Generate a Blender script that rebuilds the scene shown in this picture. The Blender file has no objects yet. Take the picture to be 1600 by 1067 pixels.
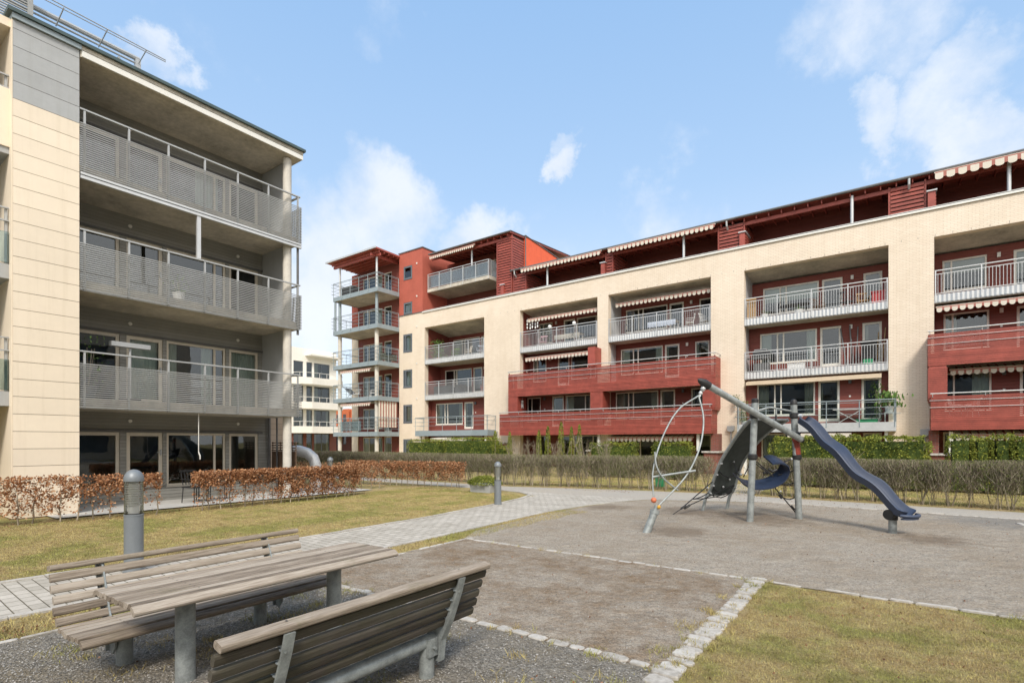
import bpy, math, random
import numpy as np
from mathutils import Vector, Matrix
random.seed(7); rng = np.random.default_rng(7)
R = math.radians
sc = bpy.context.scene
COL = sc.collection
# axes: +X runs along the red and cream building (to the right and nearer), +Y runs along the grey
# balcony building (away from the camera), Z up, metres; the camera stands above the origin.

# ------------------------------------------------------------------ materials
M = {}
def mat(name):
    m = bpy.data.materials.new(name); m.use_nodes = True
    nt = m.node_tree; b = nt.nodes['Principled BSDF']; M[name] = m
    return m, nt, b
def N(nt, t, **k):
    n = nt.nodes.new(t)
    for a, v in k.items():
        if a in n.inputs: n.inputs[a].default_value = v
        else: setattr(n, a, v)
    return n
def lk(nt, a, b): nt.links.new(a, b)
def c4(c): return (c[0], c[1], c[2], 1)
def ramp(nt, fac, stops):
    r = nt.nodes.new('ShaderNodeValToRGB'); e = r.color_ramp.elements
    while len(e) < len(stops): e.new(0.5)
    for i, (p, c) in enumerate(stops):
        e[i].position = p; e[i].color = c4(c) if len(c) == 3 else c
    lk(nt, fac, r.inputs[0]); return r
def mixc(nt, f, a, b, mode='MIX'):
    n = nt.nodes.new('ShaderNodeMix'); n.data_type = 'RGBA'; n.blend_type = mode
    for s, v in ((n.inputs['Factor'], f), (n.inputs['A'], a), (n.inputs['B'], b)):
        if hasattr(v, 'links'): lk(nt, v, s)
        elif isinstance(v, (int, float)): s.default_value = v
        else: s.default_value = c4(v)
    return n.outputs['Result']
def math_(nt, op, a, b=0.0, c=None):
    n = nt.nodes.new('ShaderNodeMath'); n.operation = op
    for i, v in enumerate((a, b) if c is None else (a, b, c)):
        if hasattr(v, 'links'): lk(nt, v, n.inputs[i])
        else: n.inputs[i].default_value = v
    return n.outputs[0]
def coords(nt): return N(nt, 'ShaderNodeTexCoord').outputs['Object']
def gpos(nt): return N(nt, 'ShaderNodeNewGeometry').outputs['Position']
def noise(nt, vec, scale, detail=4, rough=.6):
    n = N(nt, 'ShaderNodeTexNoise'); n.inputs['Scale'].default_value = scale
    n.inputs['Detail'].default_value = detail; n.inputs['Roughness'].default_value = rough
    lk(nt, vec, n.inputs['Vector']); return n.outputs['Fac']
def bump(nt, b, h, s=.3, d=.02):
    n = N(nt, 'ShaderNodeBump'); n.inputs['Strength'].default_value = s; n.inputs['Distance'].default_value = d
    lk(nt, h, n.inputs['Height']); lk(nt, n.outputs[0], b.inputs['Normal']); return n
def plain(name, c, rough=.6, metal=0, var=.15, scale=3, bscale=40, bs=.1, spec=None):
    m, nt, b = mat(name); p = gpos(nt)
    f = noise(nt, p, scale, 6, .65)
    f2 = noise(nt, p, scale * 9, 3)
    f = math_(nt, 'ADD', math_(nt, 'MULTIPLY', f, .7), math_(nt, 'MULTIPLY', f2, .3))
    lo = [max(0, x * (1 - var * 1.6)) for x in c]; hi = [min(1, x * (1 + var * 1.6)) for x in c]
    r = ramp(nt, f, [(.32, lo), (.5, c), (.68, hi)])
    lk(nt, r.outputs[0], b.inputs['Base Color'])
    b.inputs['Roughness'].default_value = rough; b.inputs['Metallic'].default_value = metal
    if spec is not None: b.inputs['Specular IOR Level'].default_value = spec
    if name in ('cream_panel', 'grey_panel', 'red_render', 'orange_render', 'white_render', 'concrete_column'):
        mp = N(nt, 'ShaderNodeMapping'); lk(nt, p, mp.inputs[0]); mp.inputs['Scale'].default_value = (5, 5, .22)
        sr = ramp(nt, noise(nt, mp.outputs[0], 1.5, 6, .7), [(.35, (.95, .945, .93)), (.5, (1, 1, 1))])
        lk(nt, mixc(nt, 1.0, r.outputs[0], sr.outputs[0], 'MULTIPLY'), b.inputs['Base Color'])
    if bs: bump(nt, b, noise(nt, p, bscale, 3), bs, .01)
    return m
def horiz(nt):   # (x+y, z) wall coordinates
    s = N(nt, 'ShaderNodeSeparateXYZ'); lk(nt, gpos(nt), s.inputs[0])
    return math_(nt, 'ADD', s.outputs[0], s.outputs[1]), s.outputs[2], s
def brick(name, c1, c2, mortar, bw=.24, bh=.075, ms=.008, bs=.4):
    m, nt, b = mat(name); h, z, _ = horiz(nt)
    cx = N(nt, 'ShaderNodeCombineXYZ'); lk(nt, h, cx.inputs[0]); lk(nt, z, cx.inputs[1])
    t = N(nt, 'ShaderNodeTexBrick'); lk(nt, cx.outputs[0], t.inputs['Vector'])
    t.inputs['Color1'].default_value = c4(c1); t.inputs['Color2'].default_value = c4(c2); t.inputs['Mortar'].default_value = c4(mortar)
    t.inputs['Scale'].default_value = 1; t.inputs['Mortar Size'].default_value = ms; t.inputs['Brick Width'].default_value = bw
    t.inputs['Row Height'].default_value = bh; t.inputs['Bias'].default_value = -.2; t.inputs['Mortar Smooth'].default_value = .3
    n = ramp(nt, noise(nt, gpos(nt), .45, 6, .7), [(.3, (.93, .92, .90)), (.6, (1.03, 1.03, 1.03))])
    mp = N(nt, 'ShaderNodeMapping'); lk(nt, gpos(nt), mp.inputs[0]); mp.inputs['Scale'].default_value = (3, 3, .2)
    sr = ramp(nt, noise(nt, mp.outputs[0], 1.4, 6, .7), [(.36, (.965, .955, .94)), (.5, (1, 1, 1))])
    lk(nt, mixc(nt, 1.0, mixc(nt, 1.0, t.outputs['Color'], n.outputs[0], 'MULTIPLY'), sr.outputs[0], 'MULTIPLY'), b.inputs['Base Color'])
    b.inputs['Roughness'].default_value = .85
    inv = math_(nt, 'SUBTRACT', 1, t.outputs['Fac']); bump(nt, b, inv, bs, .01)
    return m
def boards(name, c, pitch=.13, groove=.12, rough=.65, bs=.6, var=.16, vertical=False):
    m, nt, b = mat(name); h, z, s = horiz(nt)
    q = math_(nt, 'DIVIDE', h if vertical else z, pitch)
    fr = math_(nt, 'FRACT', q); fl = math_(nt, 'FLOOR', q)
    g = N(nt, 'ShaderNodeMapRange'); lk(nt, fr, g.inputs[0]); g.inputs[1].default_value = 0; g.inputs[2].default_value = groove
    g.inputs[3].default_value = 0; g.inputs[4].default_value = 1; g.clamp = True
    w = N(nt, 'ShaderNodeTexWhiteNoise'); w.noise_dimensions = '1D'; lk(nt, fl, w.inputs['W'])
    f = math_(nt, 'ADD', math_(nt, 'MULTIPLY', noise(nt, gpos(nt), 1.2, 5), .7), math_(nt, 'MULTIPLY', w.outputs[0], .3))
    r = ramp(nt, f, [(.25, [x * (1 - var) for x in c]), (.75, [x * (1 + var) for x in c])])
    cc = mixc(nt, math_(nt, 'ADD', math_(nt, 'MULTIPLY', g.outputs[0], .55), .45), [x * .35 for x in c], r.outputs[0])
    lk(nt, cc, b.inputs['Base Color']); b.inputs['Roughness'].default_value = rough
    saw = math_(nt, 'MULTIPLY', fr, -.3); bump(nt, b, math_(nt, 'ADD', g.outputs[0], saw), bs, .02)
    return m
def islands(name, stops, rough=.7, trans=0, posmix=None):
    m, nt, b = mat(name); g = N(nt, 'ShaderNodeNewGeometry')
    f = g.outputs['Random Per Island']
    if posmix:
        f = math_(nt, 'ADD', math_(nt, 'MULTIPLY', f, 1 - posmix[1]), math_(nt, 'MULTIPLY', ramp(nt, noise(nt, g.outputs['Position'], posmix[0], 5, .6), [(.35, (0, 0, 0)), (.65, (1, 1, 1))]).outputs[0], posmix[1]))
    r = ramp(nt, f, stops); lk(nt, r.outputs[0], b.inputs['Base Color'])
    b.inputs['Roughness'].default_value = rough; b.inputs['Specular IOR Level'].default_value = .25
    if trans:
        out = nt.nodes['Material Output']; t = N(nt, 'ShaderNodeBsdfTranslucent'); lk(nt, r.outputs[0], t.inputs[0])
        mx = N(nt, 'ShaderNodeMixShader'); mx.inputs[0].default_value = trans
        lk(nt, b.outputs[0], mx.inputs[1]); lk(nt, t.outputs[0], mx.inputs[2]); lk(nt, mx.outputs[0], out.inputs[0])
    return m

brick('cream_brick', (.75, .645, .52), (.80, .70, .575), (.60, .505, .395), .245, .078, .009)
brick('red_brick', (.20, .05, .035), (.27, .075, .05), (.16, .12, .10), .24, .075, .012)
brick('sand_brick', (.42, .33, .25), (.47, .375, .29), (.3, .25, .2), .5, .2, .01)
boards('red_boards', (.185, .044, .031), .14)
boards('grey_siding', (.25, .245, .22), .10, .15, .5)
plain('red_wood', (.315, .070, .050), .55, var=.18, scale=2.5)
plain('red_render', (.41, .10, .066), .85, var=.09, scale=.8, bscale=80)
plain('orange_render', (.70, .12, .05), .85, var=.08, scale=.8)
plain('orange_panel', (.60, .16, .06), .8, var=.1)
plain('cream_panel', (.77, .67, .53), .75, var=.025, scale=.9, bscale=120, bs=.15)
plain('grey_panel', (.37, .38, .38), .7, var=.05, scale=.9, bscale=120)
plain('white_render', (.80, .77, .70), .85, var=.04, scale=.6)
plain('concrete', (.47, .43, .36), .9, var=.26, scale=.9, bscale=25, bs=.15)
plain('concrete_column', (.56, .53, .47), .85, var=.12, scale=2, bscale=30)
plain('patio_concrete', (.44, .43, .40), .9, var=.12, scale=1.5)
plain('grey_metal', (.40, .41, .41), .45, .2, var=.07, scale=2)
plain('pale_metal', (.55, .56, .56), .4, .3, var=.07, scale=2)
plain('blue_grey_metal', (.26, .31, .33), .5, .1, var=.07, scale=2)
plain('slat_metal', (.34, .345, .335), .5, .15, var=.10, scale=1)
plain('roof_metal', (.055, .085, .085), .5, .1, var=.15)
plain('roof_grey', (.12, .12, .12), .6, .1, var=.15)
plain('galvanised', (.30, .325, .32), .5, .3, var=.25, scale=9, bscale=60)
plain('bollard_paint', (.20, .22, .235), .45, .2, var=.06, scale=3)
plain('white_paint', (.72, .71, .66), .5, var=.04)
plain('cream_frame', (.60, .54, .44), .5, var=.05)
plain('white_frame', (.74, .71, .63), .5, var=.05)
plain('slate_frame', (.12, .14, .16), .5, var=.05)
plain('rubber_black', (.018, .018, .018), .55, var=.2, scale=12)
plain('rubber_panel', (.05, .06, .056), .8, var=.25, scale=4, bscale=18, bs=.2)
plain('slide_blue', (.045, .062, .105), .5, var=.10, scale=2.5, bscale=300, bs=.05)
plain('swing_blue', (.018, .028, .058), .4, var=.1, scale=5)
plain('rust_red', (.22, .035, .02), .5, var=.3, scale=10)
plain('orange_plastic', (.60, .16, .07), .5, var=.1)
plain('yellow_plastic', (.55, .30, .03), .5, var=.1)
plain('rope_black', (.02, .02, .022), .85, var=.2, scale=30)
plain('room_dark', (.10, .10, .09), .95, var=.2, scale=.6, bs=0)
plain('curtain_cloth', (.62, .61, .57), .9, var=.08, scale=2)
plain('blind_cloth', (.42, .40, .35), .9, var=.08, scale=2)
plain('awning_cream', (.62, .57, .48), .85, var=.05)
plain('awning_red', (.38, .15, .12), .85, var=.08)
plain('awning_tan', (.62, .50, .36), .85, var=.06)
plain('soil', (.075, .052, .035), .95, var=.4, scale=8, bscale=60, bs=.6)
plain('dark_wicker', (.045, .048, .052), .8, var=.25, scale=20)
plain('white_plastic', (.75, .75, .73), .4, var=.03)
plain('pink_cloth', (.62, .40, .45), .9, var=.05)
plain('blue_cloth', (.50, .56, .66), .9, var=.08)
plain('tan_wood', (.42, .27, .13), .7, var=.15, scale=6)
plain('brown_wood', (.13, .08, .05), .7, var=.2, scale=5)
plain('terracotta', (.40, .14, .08), .8, var=.1)
plain('red_plastic', (.40, .03, .03), .5, var=.1)
plain('green_plastic', (.03, .28, .12), .5, var=.1)
plain('stone', (.42, .40, .365), .9, var=.30, scale=9, bscale=50, bs=.5)
islands('kerb_stone', [(0, (.28, .255, .22)), (.5, (.42, .395, .355)), (1, (.54, .515, .47))], .9, 0, (22, .55))

def tone(src, name, amt=.05):
    m = M[src].copy(); m.name = name; M[name] = m; nt = m.node_tree; b = nt.nodes['Principled BSDF']; l = b.inputs['Base Color'].links[0].from_socket
    g = N(nt, 'ShaderNodeNewGeometry'); rr_ = ramp(nt, g.outputs['Random Per Island'], [(0, (1 - amt,) * 3), (1, (1 + amt,) * 3)])
    lk(nt, mixc(nt, 1.0, l, rr_.outputs[0], 'MULTIPLY'), b.inputs['Base Color'])
tone('cream_panel', 'cream_cladding', .035); tone('grey_panel', 'grey_cladding', .04); tone('red_wood', 'red_slat', .14)
plain('joint_backing', (.16, .12, .085), .9)  # dark brown backing seen in the joints between cladding panels

def glass(name, tint, base):
    m, nt, b = mat(name); nt.nodes.remove(b); out = nt.nodes['Material Output']
    t = N(nt, 'ShaderNodeBsdfTransparent'); t.inputs[0].default_value = c4(tint)
    g = N(nt, 'ShaderNodeBsdfGlossy'); g.inputs['Roughness'].default_value = .015; g.inputs[0].default_value = (.9, .95, .97, 1)
    nb = N(nt, 'ShaderNodeBump'); nb.inputs['Strength'].default_value = .03; nb.inputs['Distance'].default_value = .05
    lk(nt, noise(nt, gpos(nt), 1.1, 2), nb.inputs['Height']); lk(nt, nb.outputs[0], g.inputs['Normal'])
    f = N(nt, 'ShaderNodeFresnel'); f.inputs[0].default_value = 1.55
    mx = N(nt, 'ShaderNodeMixShader'); lk(nt, math_(nt, 'ADD', math_(nt, 'MULTIPLY', f.outputs[0], .9), base), mx.inputs[0])
    lk(nt, t.outputs[0], mx.inputs[1]); lk(nt, g.outputs[0], mx.inputs[2]); lk(nt, mx.outputs[0], out.inputs[0])
glass('window_glass', (.60, .68, .64), .05)
glass('screen_glass', (.74, .82, .80), .03)
glass('lamp_glass', (.97, .98, .98), .0)

def wood(name='weathered_wood', ml=.60, mh=.74, k=1.0, mo=.5):
    m, nt, b = mat(name); p = coords(nt)
    mp = N(nt, 'ShaderNodeMapping'); lk(nt, p, mp.inputs[0]); mp.inputs['Scale'].default_value = (14, .9, 14)
    n1 = noise(nt, mp.outputs[0], 4, 8, .7)
    mp2 = N(nt, 'ShaderNodeMapping'); lk(nt, p, mp2.inputs[0]); mp2.inputs['Scale'].default_value = (40, 1.3, 40)
    n2 = noise(nt, mp2.outputs[0], 5, 3, .6)
    g = N(nt, 'ShaderNodeNewGeometry')
    f = math_(nt, 'ADD', math_(nt, 'MULTIPLY', n1, .55), math_(nt, 'MULTIPLY', n2, .3))
    f = math_(nt, 'ADD', f, math_(nt, 'MULTIPLY', g.outputs['Random Per Island'], .22))
    r = ramp(nt, f, [(p_, tuple(x * k for x in c_)) for p_, c_ in ((.36, (.07, .055, .042)), (.47, (.195, .155, .115)), (.59, (.31, .26, .205)), (.71, (.43, .375, .31)))])
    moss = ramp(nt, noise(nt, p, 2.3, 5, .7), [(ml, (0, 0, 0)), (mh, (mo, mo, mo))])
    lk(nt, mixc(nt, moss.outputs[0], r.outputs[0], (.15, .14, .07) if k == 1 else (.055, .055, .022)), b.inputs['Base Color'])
    b.inputs['Roughness'].default_value = .85; bump(nt, b, f, .6, .006)
wood(); wood('mossy_shaded_wood', .38, .62, .26, .5)  # moss plus the near backrest's shade, put into darker wood tones

def grass(name, blades):
    m, nt, b = mat(name); p = gpos(nt)
    A = ramp(nt, noise(nt, p, .8, 6, .68), [(.46, (0, 0, 0)), (.58, (1, 1, 1))]).outputs[0]
    B = ramp(nt, noise(nt, p, 4.5, 7, .75), [(.40, (0, 0, 0)), (.62, (1, 1, 1))]).outputs[0]
    C = ramp(nt, noise(nt, p, 1.9, 7, .7), [(.56, (0, 0, 0)), (.72, (1, 1, 1))]).outputs[0]
    straw = mixc(nt, B, (.40, .295, .145), (.57, .45, .24))
    green = mixc(nt, B, (.15, .19, .04), (.29, .305, .085))
    f = math_(nt, 'ADD', math_(nt, 'MULTIPLY', A, .48), math_(nt, 'MULTIPLY', B, .20))
    g = N(nt, 'ShaderNodeNewGeometry')
    if blades: f = math_(nt, 'ADD', f, math_(nt, 'MULTIPLY', g.outputs['Random Per Island'], .35))
    c = mixc(nt, f, straw, green)
    c = mixc(nt, math_(nt, 'MULTIPLY', C, .40), c, (.24, .16, .085))
    if blades:
        sh = ramp(nt, g.outputs['Random Per Island'], [(0, (.5, .5, .48)), (.5, (.98, .98, .96)), (1, (1.5, 1.45, 1.35))])
    else:
        sh = ramp(nt, noise(nt, p, 38, 4, .8), [(.3, (.5, .48, .45)), (.55, (.95, .95, .95)), (.75, (1.2, 1.2, 1.15))])
        bump(nt, b, noise(nt, p, 55, 5, .8), 1.0, .03)
    lk(nt, mixc(nt, 1.0, c, sh.outputs[0], 'MULTIPLY'), b.inputs['Base Color']); b.inputs['Roughness'].default_value = .9; b.inputs['Specular IOR Level'].default_value = .1
grass('lawn', False); grass('grass_blades', True)

def granular(name, base, lo, hi, patch, pscale, g1, g2, bs):
    m, nt, b = mat(name); p = gpos(nt)
    v = N(nt, 'ShaderNodeTexVoronoi'); v.inputs['Scale'].default_value = g1; lk(nt, p, v.inputs['Vector'])
    s = N(nt, 'ShaderNodeSeparateColor'); lk(nt, v.outputs['Color'], s.inputs[0])
    n = noise(nt, p, g2, 6, .75)
    f = math_(nt, 'ADD', math_(nt, 'MULTIPLY', s.outputs[0], .5), math_(nt, 'MULTIPLY', n, .5))
    r = ramp(nt, f, [(.15, lo), (.5, base), (.9, hi)])
    pm = ramp(nt, math_(nt, 'ADD', math_(nt, 'MULTIPLY', noise(nt, p, pscale, 7, .65), .6), math_(nt, 'MULTIPLY', noise(nt, p, pscale * 5, 7, .72), .4)), [(.44, (0, 0, 0)), (.60, (1, 1, 1))])
    fine = ramp(nt, f, [(.15, [x * .65 for x in patch]), (.5, patch), (.9, [x * 1.35 for x in patch])])
    c = mixc(nt, pm.outputs[0], r.outputs[0], fine.outputs[0])
    if name == 'play_gravel':
        for (hx, hy, hr) in ((.45, 12.1, .75), (-2.6, 13.0, 1.3), (-4.2, 13.3, 1.0), (-3.5, 10.2, .9), (-6.4, 12.9, .8), (1.8, 15.6, 1.6)):
            dn = N(nt, 'ShaderNodeVectorMath'); dn.operation = 'DISTANCE'; lk(nt, p, dn.inputs[0]); dn.inputs[1].default_value = (hx, hy, 0)
            q = math_(nt, 'ADD', math_(nt, 'DIVIDE', dn.outputs['Value'], hr), math_(nt, 'MULTIPLY', math_(nt, 'SUBTRACT', noise(nt, p, 2.6, 7, .7), .5), 2.2))
            mk = ramp(nt, q, [(.35, (.62, .62, .62)), (1.0, (0, 0, 0))])
            c = mixc(nt, mk.outputs[0], c, (.17, .125, .085) if hx < 1 else (.22, .22, .21))
    lk(nt, c, b.inputs['Base Color']); b.inputs['Roughness'].default_value = .95; b.inputs['Specular IOR Level'].default_value = .15
    h = math_(nt, 'ADD', math_(nt, 'MULTIPLY', v.outputs['Distance'], -.5), math_(nt, 'ADD', n, math_(nt, 'MULTIPLY', noise(nt, p, 3.5, 5, .6), 4.0)))
    bump(nt, b, h, bs, .03)
granular('play_gravel', (.41, .36, .295), (.23, .195, .155), (.57, .515, .435), (.35, .29, .22), .55, 75, 20, 1.0)
granular('sand', (.39, .335, .27), (.21, .175, .135), (.54, .48, .40), (.255, .185, .12), 1.0, 90, 12, 1.0)
granular('gravel', (.26, .24, .205), (.12, .108, .09), (.42, .395, .35), (.24, .205, .15), 1.3, 62, 30, 1.0)
granular('asphalt', (.37, .345, .305), (.28, .26, .225), (.47, .44, .395), (.40, .36, .30), .6, 90, 40, .3)

def pavers():
    m, nt, b = mat('pavers'); p = gpos(nt)
    mp = N(nt, 'ShaderNodeMapping'); lk(nt, p, mp.inputs[0]); mp.inputs['Rotation'].default_value = (0, 0, R(2))
    t = N(nt, 'ShaderNodeTexBrick'); lk(nt, mp.outputs[0], t.inputs['Vector'])
    t.inputs['Color1'].default_value = (.51, .475, .42, 1); t.inputs['Color2'].default_value = (.41, .38, .33, 1); t.inputs['Mortar'].default_value = (.12, .105, .07, 1)
    t.inputs['Scale'].default_value = 1; t.inputs['Mortar Size'].default_value = .006; t.inputs['Brick Width'].default_value = .21; t.inputs['Row Height'].default_value = .14
    t.inputs['Mortar Smooth'].default_value = .2
    n = ramp(nt, noise(nt, p, 1.3, 7, .7), [(.3, (.78, .77, .74)), (.6, (1.05, 1.05, 1.05))])
    n2 = ramp(nt, noise(nt, p, 30, 5, .7), [(.3, (.88, .88, .88)), (.7, (1.08, 1.08, 1.08))])
    c = mixc(nt, 1.0, mixc(nt, 1.0, t.outputs['Color'], n.outputs[0], 'MULTIPLY'), n2.outputs[0], 'MULTIPLY')
    lk(nt, c, b.inputs['Base Color']); b.inputs['Roughness'].default_value = .9
    bump(nt, b, math_(nt, 'SUBTRACT', 1, t.outputs['Fac']), .8, .012)
pavers()
islands('beech_leaf', [(0, (.15, .062, .028)), (.35, (.34, .155, .07)), (.7, (.49, .25, .125)), (1, (.62, .39, .23))], .7, .25)
islands('thuja_leaf', [(0, (.045, .07, .012)), (.4, (.14, .17, .028)), (.75, (.27, .29, .045)), (1, (.38, .37, .07))], .7, .15, (1.3, .35))
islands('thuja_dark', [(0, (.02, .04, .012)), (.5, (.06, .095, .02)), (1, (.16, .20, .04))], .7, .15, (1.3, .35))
islands('privet_leaf', [(0, (.09, .12, .03)), (.5, (.17, .21, .055)), (.8, (.24, .21, .12)), (1, (.36, .40, .14))], .8, .1, (.7, .3))
islands('twig_bark', [(0, (.10, .08, .055)), (.5, (.22, .185, .135)), (1, (.38, .33, .25))], .9)
islands('litter', [(0, (.08, .04, .02)), (.5, (.22, .11, .06)), (1, (.34, .2, .12))], .9)
islands('pebble', [(0, (.10, .095, .085)), (.5, (.23, .215, .19)), (1, (.44, .42, .385))], .9)
islands('houseplant_leaf', [(0, (.03, .07, .015)), (.6, (.10, .19, .04)), (1, (.2, .3, .08))], .6, .2)

# ------------------------------------------------------------------ mesh helpers
LOC = {}
class MB:
    def __init__(s, f=None): s.v = []; s.f = []; s.m = []; s.fn = f
    def _add(s, vs, fs, m=0):
        o = len(s.v); s.v += [tuple(s.fn(*p)) if s.fn else tuple(p) for p in vs]
        s.f += [tuple(i + o for i in f) for f in fs]; s.m += [m] * len(fs); return s
    def box(s, x0, x1, y0, y1, z0, z1, m=0):
        return s._add([(x0, y0, z0), (x1, y0, z0), (x1, y1, z0), (x0, y1, z0), (x0, y0, z1), (x1, y0, z1), (x1, y1, z1), (x0, y1, z1)],
                      [(0, 3, 2, 1), (4, 5, 6, 7), (0, 1, 5, 4), (1, 2, 6, 5), (2, 3, 7, 6), (3, 0, 4, 7)], m)
    def quad(s, a, b, c, d, m=0): return s._add([a, b, c, d], [(0, 1, 2, 3)], m)
    def prism(s, poly, axis, a0, a1, m=0):
        """poly: list of 2-D points; axis 'x','y','z' = extrusion axis"""
        n = len(poly)
        def P(p, a): return {'x': (a, p[0], p[1]), 'y': (p[0], a, p[1]), 'z': (p[0], p[1], a)}[axis]
        vs = [P(p, a0) for p in poly] + [P(p, a1) for p in poly]
        fs = [tuple(range(n))[::-1], tuple(range(n, 2 * n))] + [(i, (i + 1) % n, (i + 1) % n + n, i + n) for i in range(n)]
        return s._add(vs, fs, m)
    def tube(s, pts, r, n=8, m=0, cap=True):
        pts = [Vector(p) for p in pts]; rs = r if isinstance(r, (list, tuple)) else [r] * len(pts)
        vs = []; prev = None
        for i, p in enumerate(pts):
            d = (pts[min(i + 1, len(pts) - 1)] - pts[max(i - 1, 0)])
            if d.length < 1e-9: d = Vector((0, 0, 1))
            d.normalize()
            if prev is None:
                a = d.cross(Vector((0, 0, 1)) if abs(d.z) < .95 else Vector((1, 0, 0))).normalized()
            else:
                a = (prev - d * prev.dot(d)).normalized()
            prev = a; b = d.cross(a)
            for k in range(n):
                t = 2 * math.pi * k / n; vs.append(p + (a * math.cos(t) + b * math.sin(t)) * rs[i])
        fs = []
        for i in range(len(pts) - 1):
            for k in range(n):
                k2 = (k + 1) % n; fs.append((i * n + k, i * n + k2, (i + 1) * n + k2, (i + 1) * n + k))
        if cap: fs.append(tuple(range(n))[::-1]); fs.append(tuple(range((len(pts) - 1) * n, len(pts) * n)))
        return s._add(vs, fs, m)
    def lathe(s, prof, cx, cy, n=20, m=0):
        vs = []; 
        for r, z in prof:
            for k in range(n):
                t = 2 * math.pi * k / n; vs.append((cx + r * math.cos(t), cy + r * math.sin(t), z))
        fs = [(i * n + k, i * n + (k + 1) % n, (i + 1) * n + (k + 1) % n, (i + 1) * n + k) for i in range(len(prof) - 1) for k in range(n)]
        return s._add(vs, fs, m)
    def sphere(s, c, r, m=0, n=10):
        return s.lathe_at(c, [(r * math.sin(math.pi * i / n) + 1e-4, -r * math.cos(math.pi * i / n)) for i in range(n + 1)], m)
    def lathe_at(s, c, prof, m=0, n=12): return s.lathe([(a, b + c[2]) for a, b in prof], c[0], c[1], n, m)
    def build(s, name, mats, parent=None, smooth=False, local=False):
        me = bpy.data.meshes.new(name); off = LOC.get(parent.name, (0, 0, 0)) if (parent is not None and not local) else (0, 0, 0)
        me.from_pydata([(p[0] - off[0], p[1] - off[1], p[2] - off[2]) for p in s.v], [], s.f); me.update()
        mats = mats if isinstance(mats, (list, tuple)) else [mats]
        for k in mats: me.materials.append(M[k])
        if any(s.m): me.polygons.foreach_set('material_index', s.m)
        if smooth:
            me.polygons.foreach_set('use_smooth', [True] * len(me.polygons))
            try: me.set_sharp_from_angle(angle=R(40))
            except Exception: pass
        o = bpy.data.objects.new(name, me); COL.objects.link(o)
        if parent is not None: o.parent = parent
        LOC[o.name] = off
        return o
def npmesh(name, V, k, mats, parent=None, midx=None, local=False):
    V = np.asarray(V, dtype=np.float32).reshape(-1, 3); off = LOC.get(parent.name, (0, 0, 0)) if (parent is not None and not local) else (0, 0, 0)
    V = V - np.array(off, dtype=np.float32); n = len(V) // k
    me = bpy.data.meshes.new(name); me.vertices.add(len(V)); me.vertices.foreach_set('co', V.ravel())
    me.loops.add(n * k); me.loops.foreach_set('vertex_index', np.arange(n * k, dtype=np.int32))
    me.polygons.add(n); me.polygons.foreach_set('loop_start', np.arange(0, n * k, k, dtype=np.int32))
    if midx is not None: me.polygons.foreach_set('material_index', midx.astype(np.int32))
    for q in (mats if isinstance(mats, (list, tuple)) else [mats]): me.materials.append(M[q])
    me.update(calc_edges=True); me.validate()
    o = bpy.data.objects.new(name, me); COL.objects.link(o)
    if parent is not None: o.parent = parent
    LOC[o.name] = off
    return o
def tag(o, label=None, cat=None, group=None, kind=None):
    if label: o['label'] = label
    if cat: o['category'] = cat
    if group: o['group'] = group
    if kind: o['kind'] = kind
    return o
def empty(name, loc, label=None, cat=None, group=None, rz=0):
    o = bpy.data.objects.new(name, None); COL.objects.link(o); o.location = loc; o.rotation_euler = (0, 0, rz)
    o.empty_display_size = .1; LOC[o.name] = tuple(loc); return tag(o, label, cat, group)
def copy_tree(o, parent=None):
    c = o.copy(); COL.objects.link(c)
    if parent is not None: c.parent = parent
    for ch in [q for q in bpy.data.objects if q.parent == o]: copy_tree(ch, c)
    return c
def relabel(o, label, group=None):
    o['label'] = label
    if group: o['group'] = group
    return o

def leaves(P, size, asp=.6, flat=0.0, up=None):
    """diamond leaves at points P (n,3)"""
    n = len(P); s = size * rng.uniform(.6, 1.3, (n, 1))
    a = rng.normal(size=(n, 3)); a /= np.linalg.norm(a, axis=1, keepdims=True)
    if up is not None: a = a * (1 - up) + np.array([0, 0, 1.]) * up; a /= np.linalg.norm(a, axis=1, keepdims=True)
    b = rng.normal(size=(n, 3)); b -= (b * a).sum(1, keepdims=True) * a; b /= np.linalg.norm(b, axis=1, keepdims=True)
    V = np.stack([P - a * s * .5, P + b * s * .5 * asp, P + a * s * .5, P - b * s * .5 * asp], axis=1)
    return V.reshape(-1, 3)
def sticks(P, D, w):
    """thin tapering slivers from P along D (two crossed would double the cost)"""
    n = len(P); b = rng.normal(size=(n, 3)); u = D / np.linalg.norm(D, axis=1, keepdims=True)
    b -= (b * u).sum(1, keepdims=True) * u; b /= np.linalg.norm(b, axis=1, keepdims=True)
    w = np.asarray(w).reshape(-1, 1) * .5
    return np.stack([P - b * w, P + b * w, P + D + b * w * .4, P + D - b * w * .4], axis=1).reshape(-1, 3)

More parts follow.
